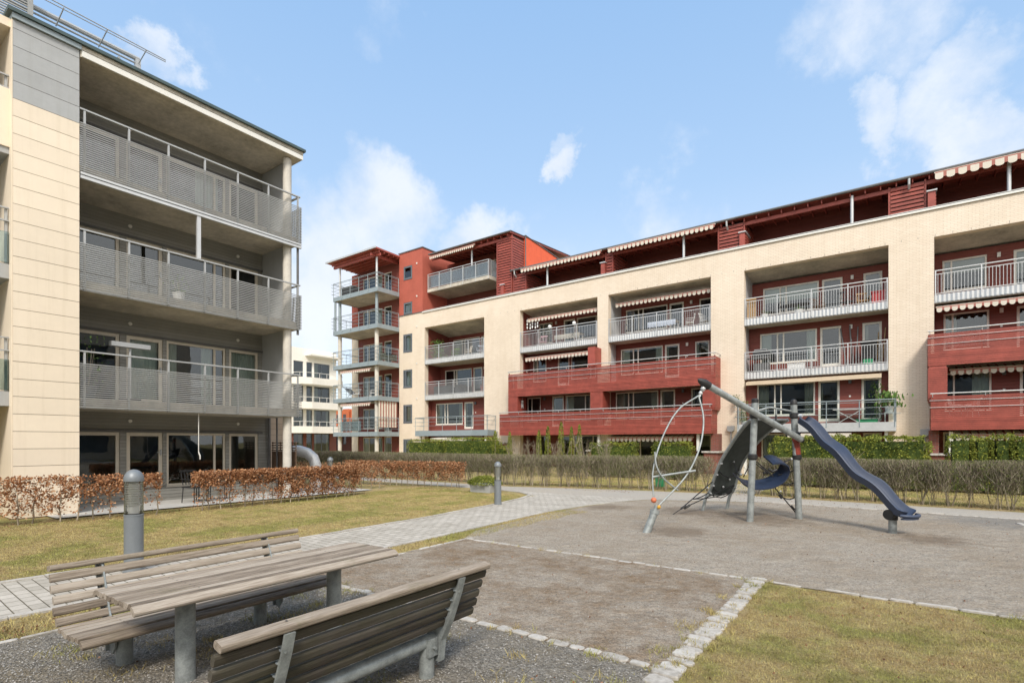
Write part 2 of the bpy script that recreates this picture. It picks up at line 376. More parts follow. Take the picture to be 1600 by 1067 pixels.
# ------------------------------------------------------------------ the ground
def sheet(name, poly, z, m, kind='structure', **k):
    mb = MB(); mb._add([(x, y, z) for x, y in poly], [tuple(range(len(poly)))])
    return tag(mb.build(name, m), kind=kind, **k)
sheet('ground', [(-400, -400), (400, -400), (400, 400), (-400, 400)], -.003, 'lawn')
PL = [(-9.2, -12), (-9.0, 1.5), (-8.75, 5.4), (-8.85, 9), (-9.2, 12), (-9.45, 13.4), (-9.8, 14.4), (-10.6, 15.0), (-12.0, 15.35)]
PR = [(-6.2, 15.4), (-6.6, 14.5), (-7.0, 13), (-7.12, 11), (-6.95, 8), (-6.85, 5.9), (-7.15, 1.3), (-7.2, -12)]
sheet('paved_path', PL + PR, .004, 'pavers')
sheet('asphalt_path', [(-46, 15.9), (-12, 15.352), (-6.2, 15.402), (-3, 16.75), (14, 15.75), (40, 13.9), (40, 15.6), (14, 17.5), (-3.2, 18.35), (-3.95, 18.5), (-4.2, 30), (-5.7, 30), (-5.25, 18.5), (-8, 18.05), (-12.5, 16.75), (-46, 17.3)], .002, 'asphalt')
sheet('playground_ground', [(-6.35, 7.2), (30, 7.2), (30, 14.6), (14, 15.62), (-3, 16.62), (-6.15, 15.3), (-6.55, 14.4), (-6.85, 13), (-6.95, 11), (-6.75, 8)], .006, 'play_gravel')
sheet('sandbox_sand', [(-6.32, 3.93), (-1.40, 3.93), (-1.40, 7.24), (-6.32, 7.24)], .010, 'sand')
sheet('gravel_ground', [(-6.32, -6), (-1.34, -6), (-1.40, 3.99), (-6.32, 3.99)], .006, 'gravel')
sheet('patio_floor', [(-18.05, 3.6), (-15.35, 3.6), (-15.35, 12.5), (-18.05, 12.5)], .03, 'patio_concrete')

# kerbs of granite setts: one object for each row
def kerb(a, b, w, size, name='kerb', miss=0.0, h=.026, two=False):
    mb = MB(); a = Vector(a).to_3d(); b = Vector(b).to_3d(); d = b - a; L = d.length; d.normalize(); nn = Vector((-d.y, d.x, 0))
    for row in range(2 if two else 1):
        t = 0; off = (row - .5) * w / 2 if two else 0; ww = w / 2 if two else w
        while t < L:
            l = size * random.uniform(.7, 1.35)
            if random.random() >= miss:
                c = a + d * (t + l / 2) + nn * (off + random.uniform(-.012, .012)); hl = l / 2 - .008; hw = ww / 2 - .008 + random.uniform(-.012, .006); an = random.uniform(-.09, .09)
                e1 = d * math.cos(an) + nn * math.sin(an); e2 = -d * math.sin(an) + nn * math.cos(an); hz = h * random.uniform(.45, 1.1)
                ring = []
                K = 16
                for k in range(K):
                    th = 2 * math.pi * (k + .5) / K; q = (abs(math.cos(th)) ** 7 + abs(math.sin(th)) ** 7) ** (-1 / 7) * random.uniform(.93, 1.03)
                    ring.append((q * math.cos(th) * hl, q * math.sin(th) * hw))
                vs = [c + e1 * p + e2 * q + Vector((0, 0, -.03)) for p, q in ring] + [c + e1 * p + e2 * q + Vector((0, 0, hz * .6)) for p, q in ring] + [c + e1 * p * .93 + e2 * q * .93 + Vector((0, 0, hz)) for p, q in ring]
                fs = [(i, (i + 1) % K, (i + 1) % K + K, i + K) for i in range(K)] + [(i + K, (i + 1) % K + K, (i + 1) % K + 2 * K, i + 2 * K) for i in range(K)] + [tuple(range(2 * K, 3 * K))]
                mb._add(vs, fs)
            t += l
    return tag(mb.build(name, 'kerb_stone'), kind='structure')
kerb((-1.42, 3.2), (-1.45, 7.28), .22, .15, two=False)
kerb((-6.3, 3.96), (-1.55, 3.96), .115, .20, miss=.08, h=.024)
kerb((-6.3, 7.22), (-1.35, 7.22), .09, .24, miss=.05, h=.026)
kerb((-1.33, 7.22), (14, 7.22), .07, .30, miss=.14, h=.022)
kerb((-6.3, -4), (-6.3, 7.2), .08, .25, miss=.08, h=.02)
kerb((-3, 16.68), (30, 14.55), .10, .30, h=.03)
kerb((2.0, 15.6), (2.7, 13.0), .14, .30, h=.02)
def edging(pts, w=.10):
    mb = MB()
    for (a, b) in zip(pts[:-1], pts[1:]):
        a = Vector(a).to_3d(); b = Vector(b).to_3d(); L = (b - a).length; d = (b - a).normalized(); nn = Vector((-d.y, d.x, 0)); k = max(1, round(L / .5))
        for i in range(k):
            p = a + d * (L * i / k + .006); q = a + d * (L * (i + 1) / k - .006); z = random.uniform(.018, .026)
            vs = [p - nn * w / 2, q - nn * w / 2, q + nn * w / 2, p + nn * w / 2]
            mb._add([v + Vector((0, 0, -.03)) for v in vs] + [v + Vector((0, 0, z)) for v in vs], [(4, 5, 6, 7), (0, 1, 5, 4), (1, 2, 6, 5), (2, 3, 7, 6), (3, 0, 4, 7)])
    return tag(mb.build('path_edging', 'kerb_stone'), kind='structure')
edging(PL); edging(PR[1:])

# grass blades
def blades(poly_test, n, bx, h0, h1, w, name, label, dens=None):
    P = np.stack([rng.uniform(bx[0], bx[1], n), rng.uniform(bx[2], bx[3], n), np.full(n, -.004)], 1)
    P = P[poly_test(P[:, 0], P[:, 1])]
    n = len(P); H = rng.uniform(h0, h1, n) ; D = np.stack([rng.normal(0, .55, n) * H, rng.normal(0, .55, n) * H, H + .004], 1)
    b = rng.normal(size=(n, 2)); b /= np.linalg.norm(b, axis=1, keepdims=True); B = np.concatenate([b * w * .5, np.zeros((n, 1))], 1)
    V = np.stack([P - B, P + B, P + D], 1).reshape(-1, 3)
    o = npmesh(name, V, 3, 'grass_blades'); return tag(o, label, 'grass', kind='stuff')
blades(lambda x, y: (x > -1.30 + .03 * np.sin(y * 9)) & (y < 7.16 + .03 * np.sin(x * 7)) & (x < .9 * y + .5), 230000, (-1.32, 5.2, 1.6, 7.2), .004, .020, .005, 'lawn_grass', 'short dry grass beside the sett kerb in the right foreground')
blades(lambda x, y: (x < np.interp(y, [p[1] for p in PL[:6]], [p[0] for p in PL[:6]]) - .05) & (x > -15.0) & (x > -1.05 * y - 12.6), 230000, (-15.2, -8.7, -.5, 14.4), .004, .022, .009, 'lawn_grass', 'yellow and green lawn between the paved path and the beech hedge')
blades(lambda x, y: (x > np.interp(y, [p[1] for p in PR[::-1]], [p[0] for p in PR[::-1]]) + .05) & (x < -6.33 + .05 * np.sin(y * 5)), 26000, (-7.2, -6.2, -1, 11.8), .012, .045, .008, 'grass_verge', 'narrow grass verge between the paved path and the gravel')
blades(lambda x, y: y > np.interp(x, [-13, -8, -3.4, 3, 20], [17.3, 18.7, 19, 18.6, 17.5]), 60000, (-13, 10, 17.2, 24), .015, .05, .014, 'lawn_grass', 'strip of lawn between the bare hedge and the red and cream building')
# weeds and grass tufts in the gravel
def tufts(spots, name, label):
    VV = []
    for (x, y, r, k) in spots:
        p = rng.normal(0, r, (k, 2)); P = np.stack([x + p[:, 0], y + p[:, 1], np.full(k, .004)], 1); H = rng.uniform(.01, .055, k)
        D = np.stack([rng.normal(0, .5, k) * H, rng.normal(0, .5, k) * H, H], 1); VV.append(sticks(P, D, np.full(k, .005)))
    return tag(npmesh(name, np.concatenate(VV), 4, 'grass_blades'), label, 'weeds', kind='stuff')
sp = [(-4.9 + random.gauss(0, .1), 2.9, .12, 220), (-4.75, 3.15, .1, 160), (-4.4, 2.4, .13, 120), (-4.2, 3.1, .12, 150), (-5.6, 1.4, .12, 160), (-5.9, 2.2, .12, 120), (-5.5, 3.4, .1, 100), (-1.75, 2.9, .12, 160), (-1.62, 3.5, .05, 80), (-1.62, 4.3, .06, 90), (-1.6, 5.0, .08, 140), (-1.6, 5.6, .05, 80), (-1.62, 6.2, .05, 60), (-2.2, 3.0, .12, 150), (-2.5, 3.5, .06, 60), (-3.3, 3.4, .1, 60)]
for _ in range(26): sp.append((random.uniform(-6.1, -1.5), random.uniform(.8, 3.85), random.uniform(.03, .1), random.randint(20, 90)))
for _ in range(60): sp.append((-1.42 + random.gauss(0, .02) + random.choice((-.12, .12, 0)), random.uniform(3.2, 7.2), .025, random.randint(15, 40)))
for _ in range(50): sp.append((random.uniform(-6.3, -1.4), 3.96 + random.choice((-.07, .07)), .03, random.randint(8, 25)))
for _ in range(18): sp.append((random.uniform(-6.3, 3), 7.22 + random.choice((-.06, -.04)), .03, random.randint(8, 25)))
tufts(sp, 'weeds', 'small weeds and grass tufts growing in the gravel and kerb joints')
# pebbles on the gravel by the benches, and crumbs on the playground
def pebbles(n, bx, s0, s1, name, label, test=None):
    P = np.stack([rng.uniform(bx[0], bx[1], n), rng.uniform(bx[2], bx[3], n), np.full(n, .010)], 1)
    if test is not None: P = P[test(P[:, 0], P[:, 1])]
    n = len(P); s = rng.uniform(s0, s1, (n, 1)) * .5; th = rng.uniform(0, 6.28, n)
    e1 = np.stack([np.cos(th), np.sin(th), np.zeros(n)], 1) * s; e2 = np.stack([-np.sin(th), np.cos(th), np.zeros(n)], 1) * s * rng.uniform(.6, 1, (n, 1)); up = np.array([[0, 0, 1.]]) * s * rng.uniform(.5, .9, (n, 1))
    A, B, C_, D_, T = P + e1, P + e2, P - e1, P - e2, P + up + e1 * .15
    V = np.stack([A, B, T, B, C_, T, C_, D_, T, D_, A, T], 1).reshape(-1, 3)
    # share apex so every pebble is one island
    idx = []; VV = np.stack([A, B, C_, D_, T], 1).reshape(-1, 3)
    me = bpy.data.meshes.new(name); base = np.arange(n)[:, None] * 5
    F = np.concatenate([base + np.array([[0, 1, 4]]), base + np.array([[1, 2, 4]]), base + np.array([[2, 3, 4]]), base + np.array([[3, 0, 4]])], 1).reshape(-1)
    me.vertices.add(len(VV)); me.vertices.foreach_set('co', VV.astype(np.float32).ravel()); me.loops.add(len(F)); me.loops.foreach_set('vertex_index', F.astype(np.int32))
    me.polygons.add(len(F) // 3); me.polygons.foreach_set('loop_start', np.arange(0, len(F), 3, dtype=np.int32)); me.materials.append(M['pebble']); me.update(calc_edges=True)
    o = bpy.data.objects.new(name, me); COL.objects.link(o); return tag(o, label, 'pebbles', kind='stuff')
pebbles(30000, (-6.2, -1.55, .6, 3.9), .006, .02, 'pebbles', 'loose grey pebbles lying under the benches and table')
pebbles(9000, (-6.2, 3.5, 4.1, 16.4), .008, .02, 'pebbles', 'scattered small stones on the sandy playground surface', lambda x, y: (y < 7.1) & (x < -1.6) | (y > 7.4) & (y < 16.4 - .06 * x) & (x < y * .95))
def litter(spots, name, label, size=.024):
    P = []
    for (x0, x1, y0, y1, k) in spots: P.append(np.stack([rng.uniform(x0, x1, k), rng.uniform(y0, y1, k), rng.uniform(.006, .03, k)], 1))
    V = leaves(np.concatenate(P), size, .7); return tag(npmesh(name, V, 4, 'litter'), label, 'dead leaves', kind='stuff')
litter([(-15.3, -14.2, 2.3, 11.5, 1500), (-6.8, -6.3, .6, 1.9, 160), (-1.2, 3, 3, 7, 300), (-18.5, -13.2, 14.0, 15.1, 500), (-13, -7.5, 16.9, 18.9, 900), (-7.5, 4.5, 18.2, 19, 1100), (-2.2, -1.5, 2.6, 3.5, 60), (-6, 4, 7.5, 16, 260), (-6, -1.6, 1, 7, 120), (-4.5, 0, 15.5, 18, 250)], 'leaf_litter', 'brown fallen leaves under the hedges and on the grass')

# ------------------------------------------------------------------ openings: windows, doors, walls with holes
def VM(pos): return lambda a, d, z: (a, pos + d, z)          # wall facing -Y
def UM(pos): return lambda a, d, z: (pos - d, a, z)          # wall facing +X
def wall(mb, a0, a1, z0, z1, holes, rev=.18, m=0, mr=None):
    xs = sorted({a0, a1, *[h[0] for h in holes], *[h[1] for h in holes]}); zs = sorted({z0, z1, *[h[2] for h in holes], *[h[3] for h in holes]})
    xs = [x for x in xs if a0 <= x <= a1]; zs = [z for z in zs if z0 <= z <= z1]
    for i in range(len(xs) - 1):
        for j in range(len(zs) - 1):
            cx, cz = (xs[i] + xs[i + 1]) / 2, (zs[j] + zs[j + 1]) / 2
            if any(h[0] < cx < h[1] and h[2] < cz < h[3] for h in holes): continue
            mb.quad((xs[i], 0, zs[j]), (xs[i + 1], 0, zs[j]), (xs[i + 1], 0, zs[j + 1]), (xs[i], 0, zs[j + 1]), m)
    mr = m if mr is None else mr
    for (x0, x1, c0, c1) in holes:
        mb.quad((x0, 0, c0), (x0, 0, c1), (x0, rev, c1), (x0, rev, c0), mr); mb.quad((x1, 0, c1), (x1, 0, c0), (x1, rev, c0), (x1, rev, c1), mr)
        mb.quad((x0, 0, c1), (x1, 0, c1), (x1, rev, c1), (x0, rev, c1), mr)
        if c0 > z0 + 1e-4: mb.quad((x1, 0, c0), (x0, 0, c0), (x0, rev, c0), (x1, rev, c0), mr)
CURT = [0]
def window(parent, mp, a0, a1, z0, z1, mulls=(), frame='white_frame', fw=.07, door=False, curtain=None, depth=.04, name=None, glassm='window_glass'):
    mb = MB(mp); d0, d1 = depth, depth + .06
    mb.box(a0, a0 + fw, d0, d1, z0, z1).box(a1 - fw, a1, d0, d1, z0, z1).box(a0 + fw, a1 - fw, d0, d1, z1 - fw, z1).box(a0 + fw, a1 - fw, d0, d1, z0, z0 + (fw if not door else .16))
    for q in mulls: mb.box(q - fw * .45, q + fw * .45, d0 + .004, d1, z0 + fw, z1 - fw)
    if not door: mb.box(a0 - .02, a1 + .02, -.03, d0 - .004, z0 - .03, z0 - .002)
    f = mb.build(name or ('door' if door else 'window'), frame, parent)
    p = MB(mp); p.quad((a0 + fw, d1 - .02, z0 + fw), (a1 - fw, d1 - .02, z0 + fw), (a1 - fw, d1 - .02, z1 - fw), (a0 + fw, d1 - .02, z1 - fw)); p.build('pane', glassm, f)
    if door:
        h = MB(mp); h.box(a1 - fw * .7, a1 - fw * .3, d0 - .04, d0, z0 + .95, z0 + 1.12).box(a1 - fw - .06, a1 - fw * .3, d0 - .055, d0 - .04, z0 + 1.02, z0 + 1.045); h.build('handle', 'grey_metal', f)
    if curtain:
        c = MB(mp)
        for (s0, s1, zz, dd) in curtain:   # fractions of the width, lower edge fraction, folds
            x0 = a0 + (a1 - a0) * s0; x1 = a0 + (a1 - a0) * s1; k = max(2, int((x1 - x0) / .05)); zb = z0 + (z1 - z0) * zz
            for i in range(k):
                xa = x0 + (x1 - x0) * i / k; xb = x0 + (x1 - x0) * (i + 1) / k; da = d1 + .07 + (.03 if i % 2 else 0) * dd; db = d1 + .07 + (0 if i % 2 else .03) * dd
                c.quad((xa, da, zb), (xb, db, zb), (xb, db, z1), (xa, da, z1))
        c.build('curtain', random.choice(['curtain_cloth', 'blind_cloth', 'curtain_cloth']), f)
    return f
def rcurt():
    r = random.random()
    if r < .42: return [(0.03, .2, 0, 1), (.82, .97, 0, 1)]
    if r < .58: return [(0.03, .3, 0, 1)]
    if r < .70: return [(0.03, .97, .55, .1)]
    if r < .82: return [(.6, .97, 0, 1)]
    return None
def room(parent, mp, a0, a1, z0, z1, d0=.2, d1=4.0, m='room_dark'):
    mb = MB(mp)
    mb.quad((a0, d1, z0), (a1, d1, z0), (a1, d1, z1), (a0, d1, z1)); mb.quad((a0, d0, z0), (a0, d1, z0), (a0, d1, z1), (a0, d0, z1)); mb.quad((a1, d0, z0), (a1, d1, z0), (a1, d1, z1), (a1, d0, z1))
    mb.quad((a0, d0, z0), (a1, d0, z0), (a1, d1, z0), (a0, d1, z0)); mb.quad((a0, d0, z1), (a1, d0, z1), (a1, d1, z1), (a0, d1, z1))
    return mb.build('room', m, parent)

def slats(mb, a0, a1, d0, d1, z0, z1, pitch, h, m=0):
    z = z0
    while z + h <= z1 + 1e-6:
        mb.box(a0, a1, d0, d1, z, z + h, m); z += pitch

exec_parts = []
# ------------------------------------------------------------------ GREY AND CREAM BUILDING ON THE LEFT
LB = empty('apartment_building', (-18, 5, 0), 'cream and grey apartment building with horizontal slat balconies at the left', 'building')
U0 = -16.1; UB = -18.05
HEAD = [2.02, 4.83, 7.65, 10.45]; CEIL = [2.56, 5.44, 8.26, 11.08]; FLO = [.40, 2.86, 5.74, 8.56]
bodym = MB(); bodym.box(-30, -22.4, -14, 11.0, 0, 11.05); bodym.box(-22.4, -18.25, 10.12, 11.0, 0, 11.05); bodym.box(-22.4, -18.25, -14, 3.3, 0, 11.05)
bodym.build('body', 'sand_brick', LB)
bw = MB(UM(UB)); WV = [(4.30, 5.66), (5.82, 6.76), (6.86, 8.62), (8.73, 9.72)]
for i in range(4):
    z0 = 0 if i == 0 else CEIL[i - 1] + .02
    wall(bw, 3.3, 10.12, z0, CEIL[i] + .25, [(a, b, FLO[i], HEAD[i]) for a, b in WV], .12)
bw.build('back_wall', 'grey_siding', LB)
room_z = [(.0, 2.5), (2.7, 5.4), (5.6, 8.2), (8.5, 11)]
for i in range(4):
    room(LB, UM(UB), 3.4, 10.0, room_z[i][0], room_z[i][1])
    mp = UM(UB)
    window(LB, mp, 4.30, 5.66, FLO[i], HEAD[i], (), 'cream_frame', .09, curtain=[None, None, [(.03, .3, 0, 1)], None][i])
    window(LB, mp, 5.82, 6.76, FLO[i], HEAD[i], (), 'cream_frame', .10, door=True, curtain=[None, [(.1, .9, .0, .6)], None, None][i])
    window(LB, mp, 6.86, 8.62, FLO[i], HEAD[i], (8.28,), 'cream_frame', .07, curtain=[None, [(.03, .2, 0, 1), (.6, .8, 0, 1)], None, [(.5, .9, 0, 1)]][i])
    window(LB, mp, 8.73, 9.72, FLO[i], HEAD[i], (), 'cream_frame', .08, curtain=[None, [(.0, 1, 0, 1)], None, None][i])
    t = MB(mp); t.box(3.9, 9.85, -.06, -.003, HEAD[i] + .02, HEAD[i] + .07); t.build('blind_rail', 'roof_grey', LB)
    
    for a in (5.9, 9.0): l = MB(mp); l.tube([(a, -.002, HEAD[i] + .33), (a, -.05, HEAD[i] + .33)], .05, 10); l.build('wall_lamp', 'white_paint', LB)
st = MB(); st.box(UB + .002, UB + .55, 3.4, 10.05, .03, .36); st.build('plinth_step', 'grey_siding', LB)
# pier
pm = MB()
pm.box(-22, U0 - .012, 3.02, 4.22, 0, 11.25, 2)
z = .02
while z < 11.2:
    zt = min(z + .383, 11.24); k_ = 0 if zt < 9.75 else 1
    pm.box(U0 - .0118, U0 + random.uniform(-.001, .0015), 3.022, 4.218, z, zt, k_); z += .394
pm.box(-18.2, U0 - .014, 3.0, 3.0195, .02, 11.24, 0)
pm.build('pier', ['cream_cladding', 'grey_cladding', 'joint_backing'], LB)
cp = MB(); cp.box(-22, U0 + .06, 3.0, 4.25, 11.25, 11.365); cp.build('pier_cap', 'blue_grey_metal', LB)
# end wall, column
ew = MB(); ew.box(UB + .002, -16.55, 9.86, 9.98, 2.86, 11.08); ew.build('end_wall', 'grey_panel', LB)
cm = MB(); cm.lathe([(.135, 0), (.135, 11.08)], -16.38, 9.80, 24); cm.build('column', 'concrete_column', LB, smooth=True)
dp = MB(); dp.tube([(-16.2, 10.07, 5.3), (-16.2, 10.07, 8.4)], .04, 8); dp.tube([(-17.95, 10.06, 0), (-17.95, 10.06, 2.6)], .05, 8); dp.tube([(-17.5, 10.09, 0), (-17.5, 10.09, 2.6)], .03, 8); dp.build('downpipe', 'roof_grey', LB)
# slabs and slatted balustrades
for i in range(3):
    zb = CEIL[i]; zr = [3.98, 6.95, 9.88][i]; zt = [3.67, 6.62, 9.52][i]
    s = MB(); s.box(UB + .004, U0 - .12, 4.24, 10.06, zb + .02, zb + .27); sl = s.build('balcony_slab', 'concrete', LB)
    e = MB(); e.box(U0 - .118, U0 - .075, 4.24, 10.09, zb - .01 + (0.02 if i < 2 else 0), zb + .06)
    if i == 2: e.box(U0 - .07, U0 + .02, 4.24, 10.14, zb - .10, zb - .03); e.box(U0 - .07, U0 + .02, 4.24, 10.14, zb + .0, zb + .05)
    e.build('slab_edge', 'pale_metal', LB)
    sm = MB(); z = zb + .04
    while z < zt:
        sm.box(U0 - .004, U0 + .012, 4.23, 10.15, z, z + .022); sm.box(U0 - .9, U0 - .005, 10.125, 10.15, z, z + .024); z += .052
    b = sm.build('slat_balustrade', 'slat_metal', LB)
    for v in (4.33, 5.26, 6.18, 7.12, 8.06, 9.02, 10.04): pp = MB(); pp.box(U0 - .07, U0 - .022, v - .022, v + .022, zb + .0, zr - .035); pp.build('post', 'grey_metal', b)
    hr = MB(); hr.box(U0 - .08, U0 - .01, 4.23, 10.12, zr - .035, zr); hr.box(U0 - .9, U0 - .081, 10.05, 10.12, zr - .035, zr); hr.build('handrail', 'grey_metal', b)
ap = MB(); ap.box(U0 - .085, U0 - .005, 6.90, 7.0, 6.95, 8.16); ap.build('awning_post', 'pale_metal', LB)
# roof
rf = MB(); rf.box(-24, U0 + .0, 4.24, 10.16, 11.10, 11.27, 0); rf.box(-30, U0 + .11, 2.92, 10.24, 11.37, 11.45, 1); rf.box(-30, U0 + .03, 4.26, 10.19, 11.271, 11.37, 0)
rf.build('roof', ['concrete', 'roof_metal'], LB)
ws = MB(); ws.box(U0 + .001, U0 + .035, 4.26, 10.18, 11.11, 11.25); ws.build('roof_edge_strip', 'white_paint', LB)
# balconies beyond the pier, left edge of the photo
for i in range(3):
    zb = CEIL[i]; s = MB(); s.box(-18, -16.32, -3, 3.012, zb, zb + .33); sl = s.build('balcony_slab', 'grey_panel', LB)
    p = MB(); 
    if i == 2: p.box(-16.34, -16.28, -3, 3.012, zb + .15, 9.72, 0)
    else: p.box(-16.34, -16.30, -3, 2.99, zb + .36, zb + 1.05, 0)
    p.build('balustrade_panel', 'cream_panel' if i == 2 else 'screen_glass', LB)
    r = MB(); zr = [4.12, 7.05, 10.05][i]
    r.box(-16.36, -16.31, -3, 3.012, zr - .03, zr); r.box(-16.36, -16.31, -3, 3.012, zr - .32, zr - .29)
    for v in (2.2, 2.93, 1.0): r.box(-16.40, -16.36, v, v + .05, zb + .33, zr - .03)
    r.build('railing', 'grey_metal', LB)
s = MB(); s.box(-18.2, -18.0, -14, 3.0, 0, 11.2, 0); s.box(-24, -16.2, -14, 3.015, 11.08, 11.27, 1); s.build('side_bay', ['grey_siding', 'cream_panel'], LB)
# roof terrace: slatted screen and awning frame
rt = MB(); z = 11.55
while z < 13.4: rt.box(-17.3, -17.26, .5, 3.60, z, z + .03); z += .065
rt.box(-17.25, -17.2, 3.50, 3.60, 11.5, 13.4); rt.build('roof_screen', 'slat_metal', LB)
af = MB(); af.box(-17.55, -17.4, 5.84, 5.96, 11.52, 12.55); af.tube([(-17.5, 5.9, 11.6), (-17.5, 5.45, 12.4)], .03, 6); af.tube([(-17.5, 2.6, 12.60), (-17.5, 5.95, 12.60)], .065, 8); af.tube([(-17.5, 2.6, 12.46), (-17.5, 5.85, 12.46)], .025, 6)
af.tube([(-16.9, 3.0, 12.65), (-16.9, 6.4, 12.6)], .014, 6); af.tube([(-16.9, 3.0, 12.55), (-16.9, 6.4, 12.55)], .012, 6)
for v in (4.1, 5.0, 5.9): af.tube([(-17.5, v, 12.4), (-16.9, v + .02, 12.6)], .014, 6)
for v in (3.9, 5.0): af.tube([(-17.6, v, 11.5), (-17.5, v + .12, 12.35)], .022, 6)
af.build('awning_frame', 'grey_metal', LB)

# ------------------------------------------------------------------ RED AND CREAM BUILDING
RB = empty('apartment_building', (-10, 32, 0), 'long red and cream brick apartment building with recessed balconies and a balcony tower', 'building')
VF = 30.8
BAYS = {1: (-31.37, -25.1), 2: (-21.85, -15.74), 3: (-14.98, -8.65), 4: (-6.89, -.48), 5: (1.21, 7.6), 6: (9.4, 15.8)}
TOPB = 11.04
f = MB(VM(VF))
holes = [(a, b, 0, TOPB) for a, b in BAYS.values()]
tw = [(-33.85, -32.82, 12.42, 13.42), (-33.85, -32.82, 15.30, 16.45), (-33.9, -32.82, 9.22, 10.76), (-33.9, -32.82, 6.24, 7.78), (-33.9, -32.82, 3.28, 4.85), (-33.9, -32.82, .6, 1.97)]
wall(f, -34.4, 24, 0, 12.34, holes + [h for h in tw if h[3] < 12], .42)
f.build('facade', 'cream_brick', RB)
f = MB(); f.box(-34.42, 24, VF - .05, VF + .48, 12.34, 12.40, 0); f.box(-31.6, 24, VF - .08, VF - .052, 12.27, 12.355, 1); f.box(-31.6, 24, VF + .10, VF + .14, 12.44, 12.475, 1)
f.build('parapet_cap', ['roof_grey', 'white_paint'], RB)
f = MB(); 
for a in np.arange(-31, 24, .62): f.box(a, a + .012, VF - .004, VF - .001, 11.06, 11.16)
f.build('expansion_joint', 'roof_grey', RB)
f = MB(VM(VF)); wall(f, -34.4, -31.6, 12.40, 17.62, [h for h in tw if h[3] > 12], .3)
f.quad((-31.6, 0, 12.40), (-31.6, 8, 12.40), (-31.6, 8, 17.6), (-31.6, 0, 17.6)); f.quad((-34.4, 0, 12.4), (-34.4, 8, 12.4), (-34.4, 8, 17.6), (-34.4, 0, 17.6)); f.build('tower_wall', 'red_render', RB)
f = MB(); f.box(-34.46, -31.54, VF - .06, 39, 17.62, 17.70); f.build('tower_roof', 'roof_grey', RB)
for h in tw:
    window(RB, VM(VF), h[0] + .02, h[1] - .02, h[2] + .05, h[3] - .02, (-33.6,) if h[3] < 12 else (), 'slate_frame', .13, depth=-.02, curtain=[(.15, .97, 0, .3)] if h[3] < 12 else [(.05, .95, 0, .1)] if h[3] < 14 else None)
room(RB, VM(VF), -34.3, -31.7, 0, 12.2, .2, 3); room(RB, VM(VF), -34.3, -31.7, 12.3, 17.5, .2, 3)
# recess walls, party walls, floors, ceilings
FV = {3: 32.75, 2: 31.95, 1: 31.20, 0: 32.3}; FZ = {0: .12, 1: 2.72, 2: 5.60, 3: 8.48}; HZ = {0: 2.2, 1: 4.86, 2: 7.70, 3: 10.40}; CZ = {0: 2.24, 1: 5.13, 2: 8.04, 3: 11.02}
PLAN = {1: [('w', -30.9, -27.95, (-29.9, -29.6)), ('d', -27.8, -26.85)],
        2: [('w', -21.5, -20.35, (-21.12,)), ('d', -19.42, -18.48), ('w', -18.36, -16.44, (-16.85,))],
        3: [('w', -14.66, -11.86, (-13.8, -13.48)), ('d', -11.74, -10.83), ('w', -9.89, -9.06, ())],
        4: [('w', -6.32, -3.56, (-5.45, -5.15)), ('d', -3.42, -2.48), ('d', -1.57, -.77)],
        5: [('w', 1.6, 3.2, (1.93,)), ('d', 4.1, 5.0), ('w', 5.2, 7.2, (6.8,))],
        6: [('w', 9.8, 12.6, (10.6,)), ('d', 12.8, 13.7)]}
def backv(b, fl): return (FV[fl] + (.95 if fl == 3 else .75 if fl == 2 else .4) if b == 1 else FV[fl])
for b, (a0, a1) in BAYS.items():
    for fl in range(4):
        v = backv(b, fl); z0 = FZ[fl] - .15 if fl else 0; z1 = CZ[fl] if fl < 3 else 10.72
        hs = []
        for it in PLAN[b]:
            lo = FZ[fl] + (.42 if it[0] == 'w' else .04); hs.append((it[1], it[2], lo, HZ[fl]))
        bwm = MB(VM(v)); wall(bwm, a0, a1, z0, z1, hs, .12); bwm.build('back_wall', 'red_boards', RB)
        for it, h in zip(PLAN[b], hs):
            c = rcurt() if fl != 3 else random.choice([[(0.03, .97, .45, .1)], rcurt(), None])
            window(RB, VM(v), h[0], h[1], h[2], h[3], it[3] if it[0] == 'w' else (), 'white_frame', .075 if it[0] == 'w' else .10, door=it[0] == 'd', curtain=c)
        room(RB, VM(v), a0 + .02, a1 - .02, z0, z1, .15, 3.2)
    grey = b in (3, 4)
    for a in (a0 - .05, a1 + .001):
        pw = MB(); pw.box(a, a + .049, VF + .42, 34, 0, TOPB); pw.build('party_wall', 'pale_metal' if grey else 'red_boards', RB)
    rc = MB(); rc.quad((a0, VF + .42, TOPB - .0), (a1, VF + .42, TOPB - .0), (a1, 34, 10.66), (a0, 34, 10.66)); rc.build('soffit', 'concrete', RB)

def corrug(mb, a0, a1, y, z0, z1, m=0, p=.16, d=.035):
    n = int((a1 - a0) / p * 2)
    for i in range(n):
        x0 = a0 + (a1 - a0) * i / n; x1 = a0 + (a1 - a0) * (i + 1) / n; y0 = y + (d if i % 2 else 0); y1 = y + (0 if i % 2 else d)
        mb.quad((x0, y0, z0), (x1, y1, z0), (x1, y1, z1), (x0, y0, z1), m)
def bar_rail(parent, a0, a1, v, z0, zt, posts=1.5, bars=.115):
    r = MB(); r.box(a0, a1, v - .03, v + .02, zt - .04, zt); r.box(a0, a1, v - .015, v + .005, zt - .20, zt - .17); r.box(a0, a1, v - .015, v + .005, z0 + .02, z0 + .05)
    n = max(1, round((a1 - a0) / posts))
    for i in range(n + 1):
        x = a0 + .03 + (a1 - a0 - .06) * i / n; r.box(x - .022, x + .022, v - .03, v + .02, z0 - .3, zt - .04)
    k = int((a1 - a0) / bars)
    for i in range(1, k): x = a0 + (a1 - a0) * i / k; r.box(x - .008, x + .008, v - .012, v + .002, z0 + .05, zt - .2)
    return r.build('railing', 'pale_metal', parent)
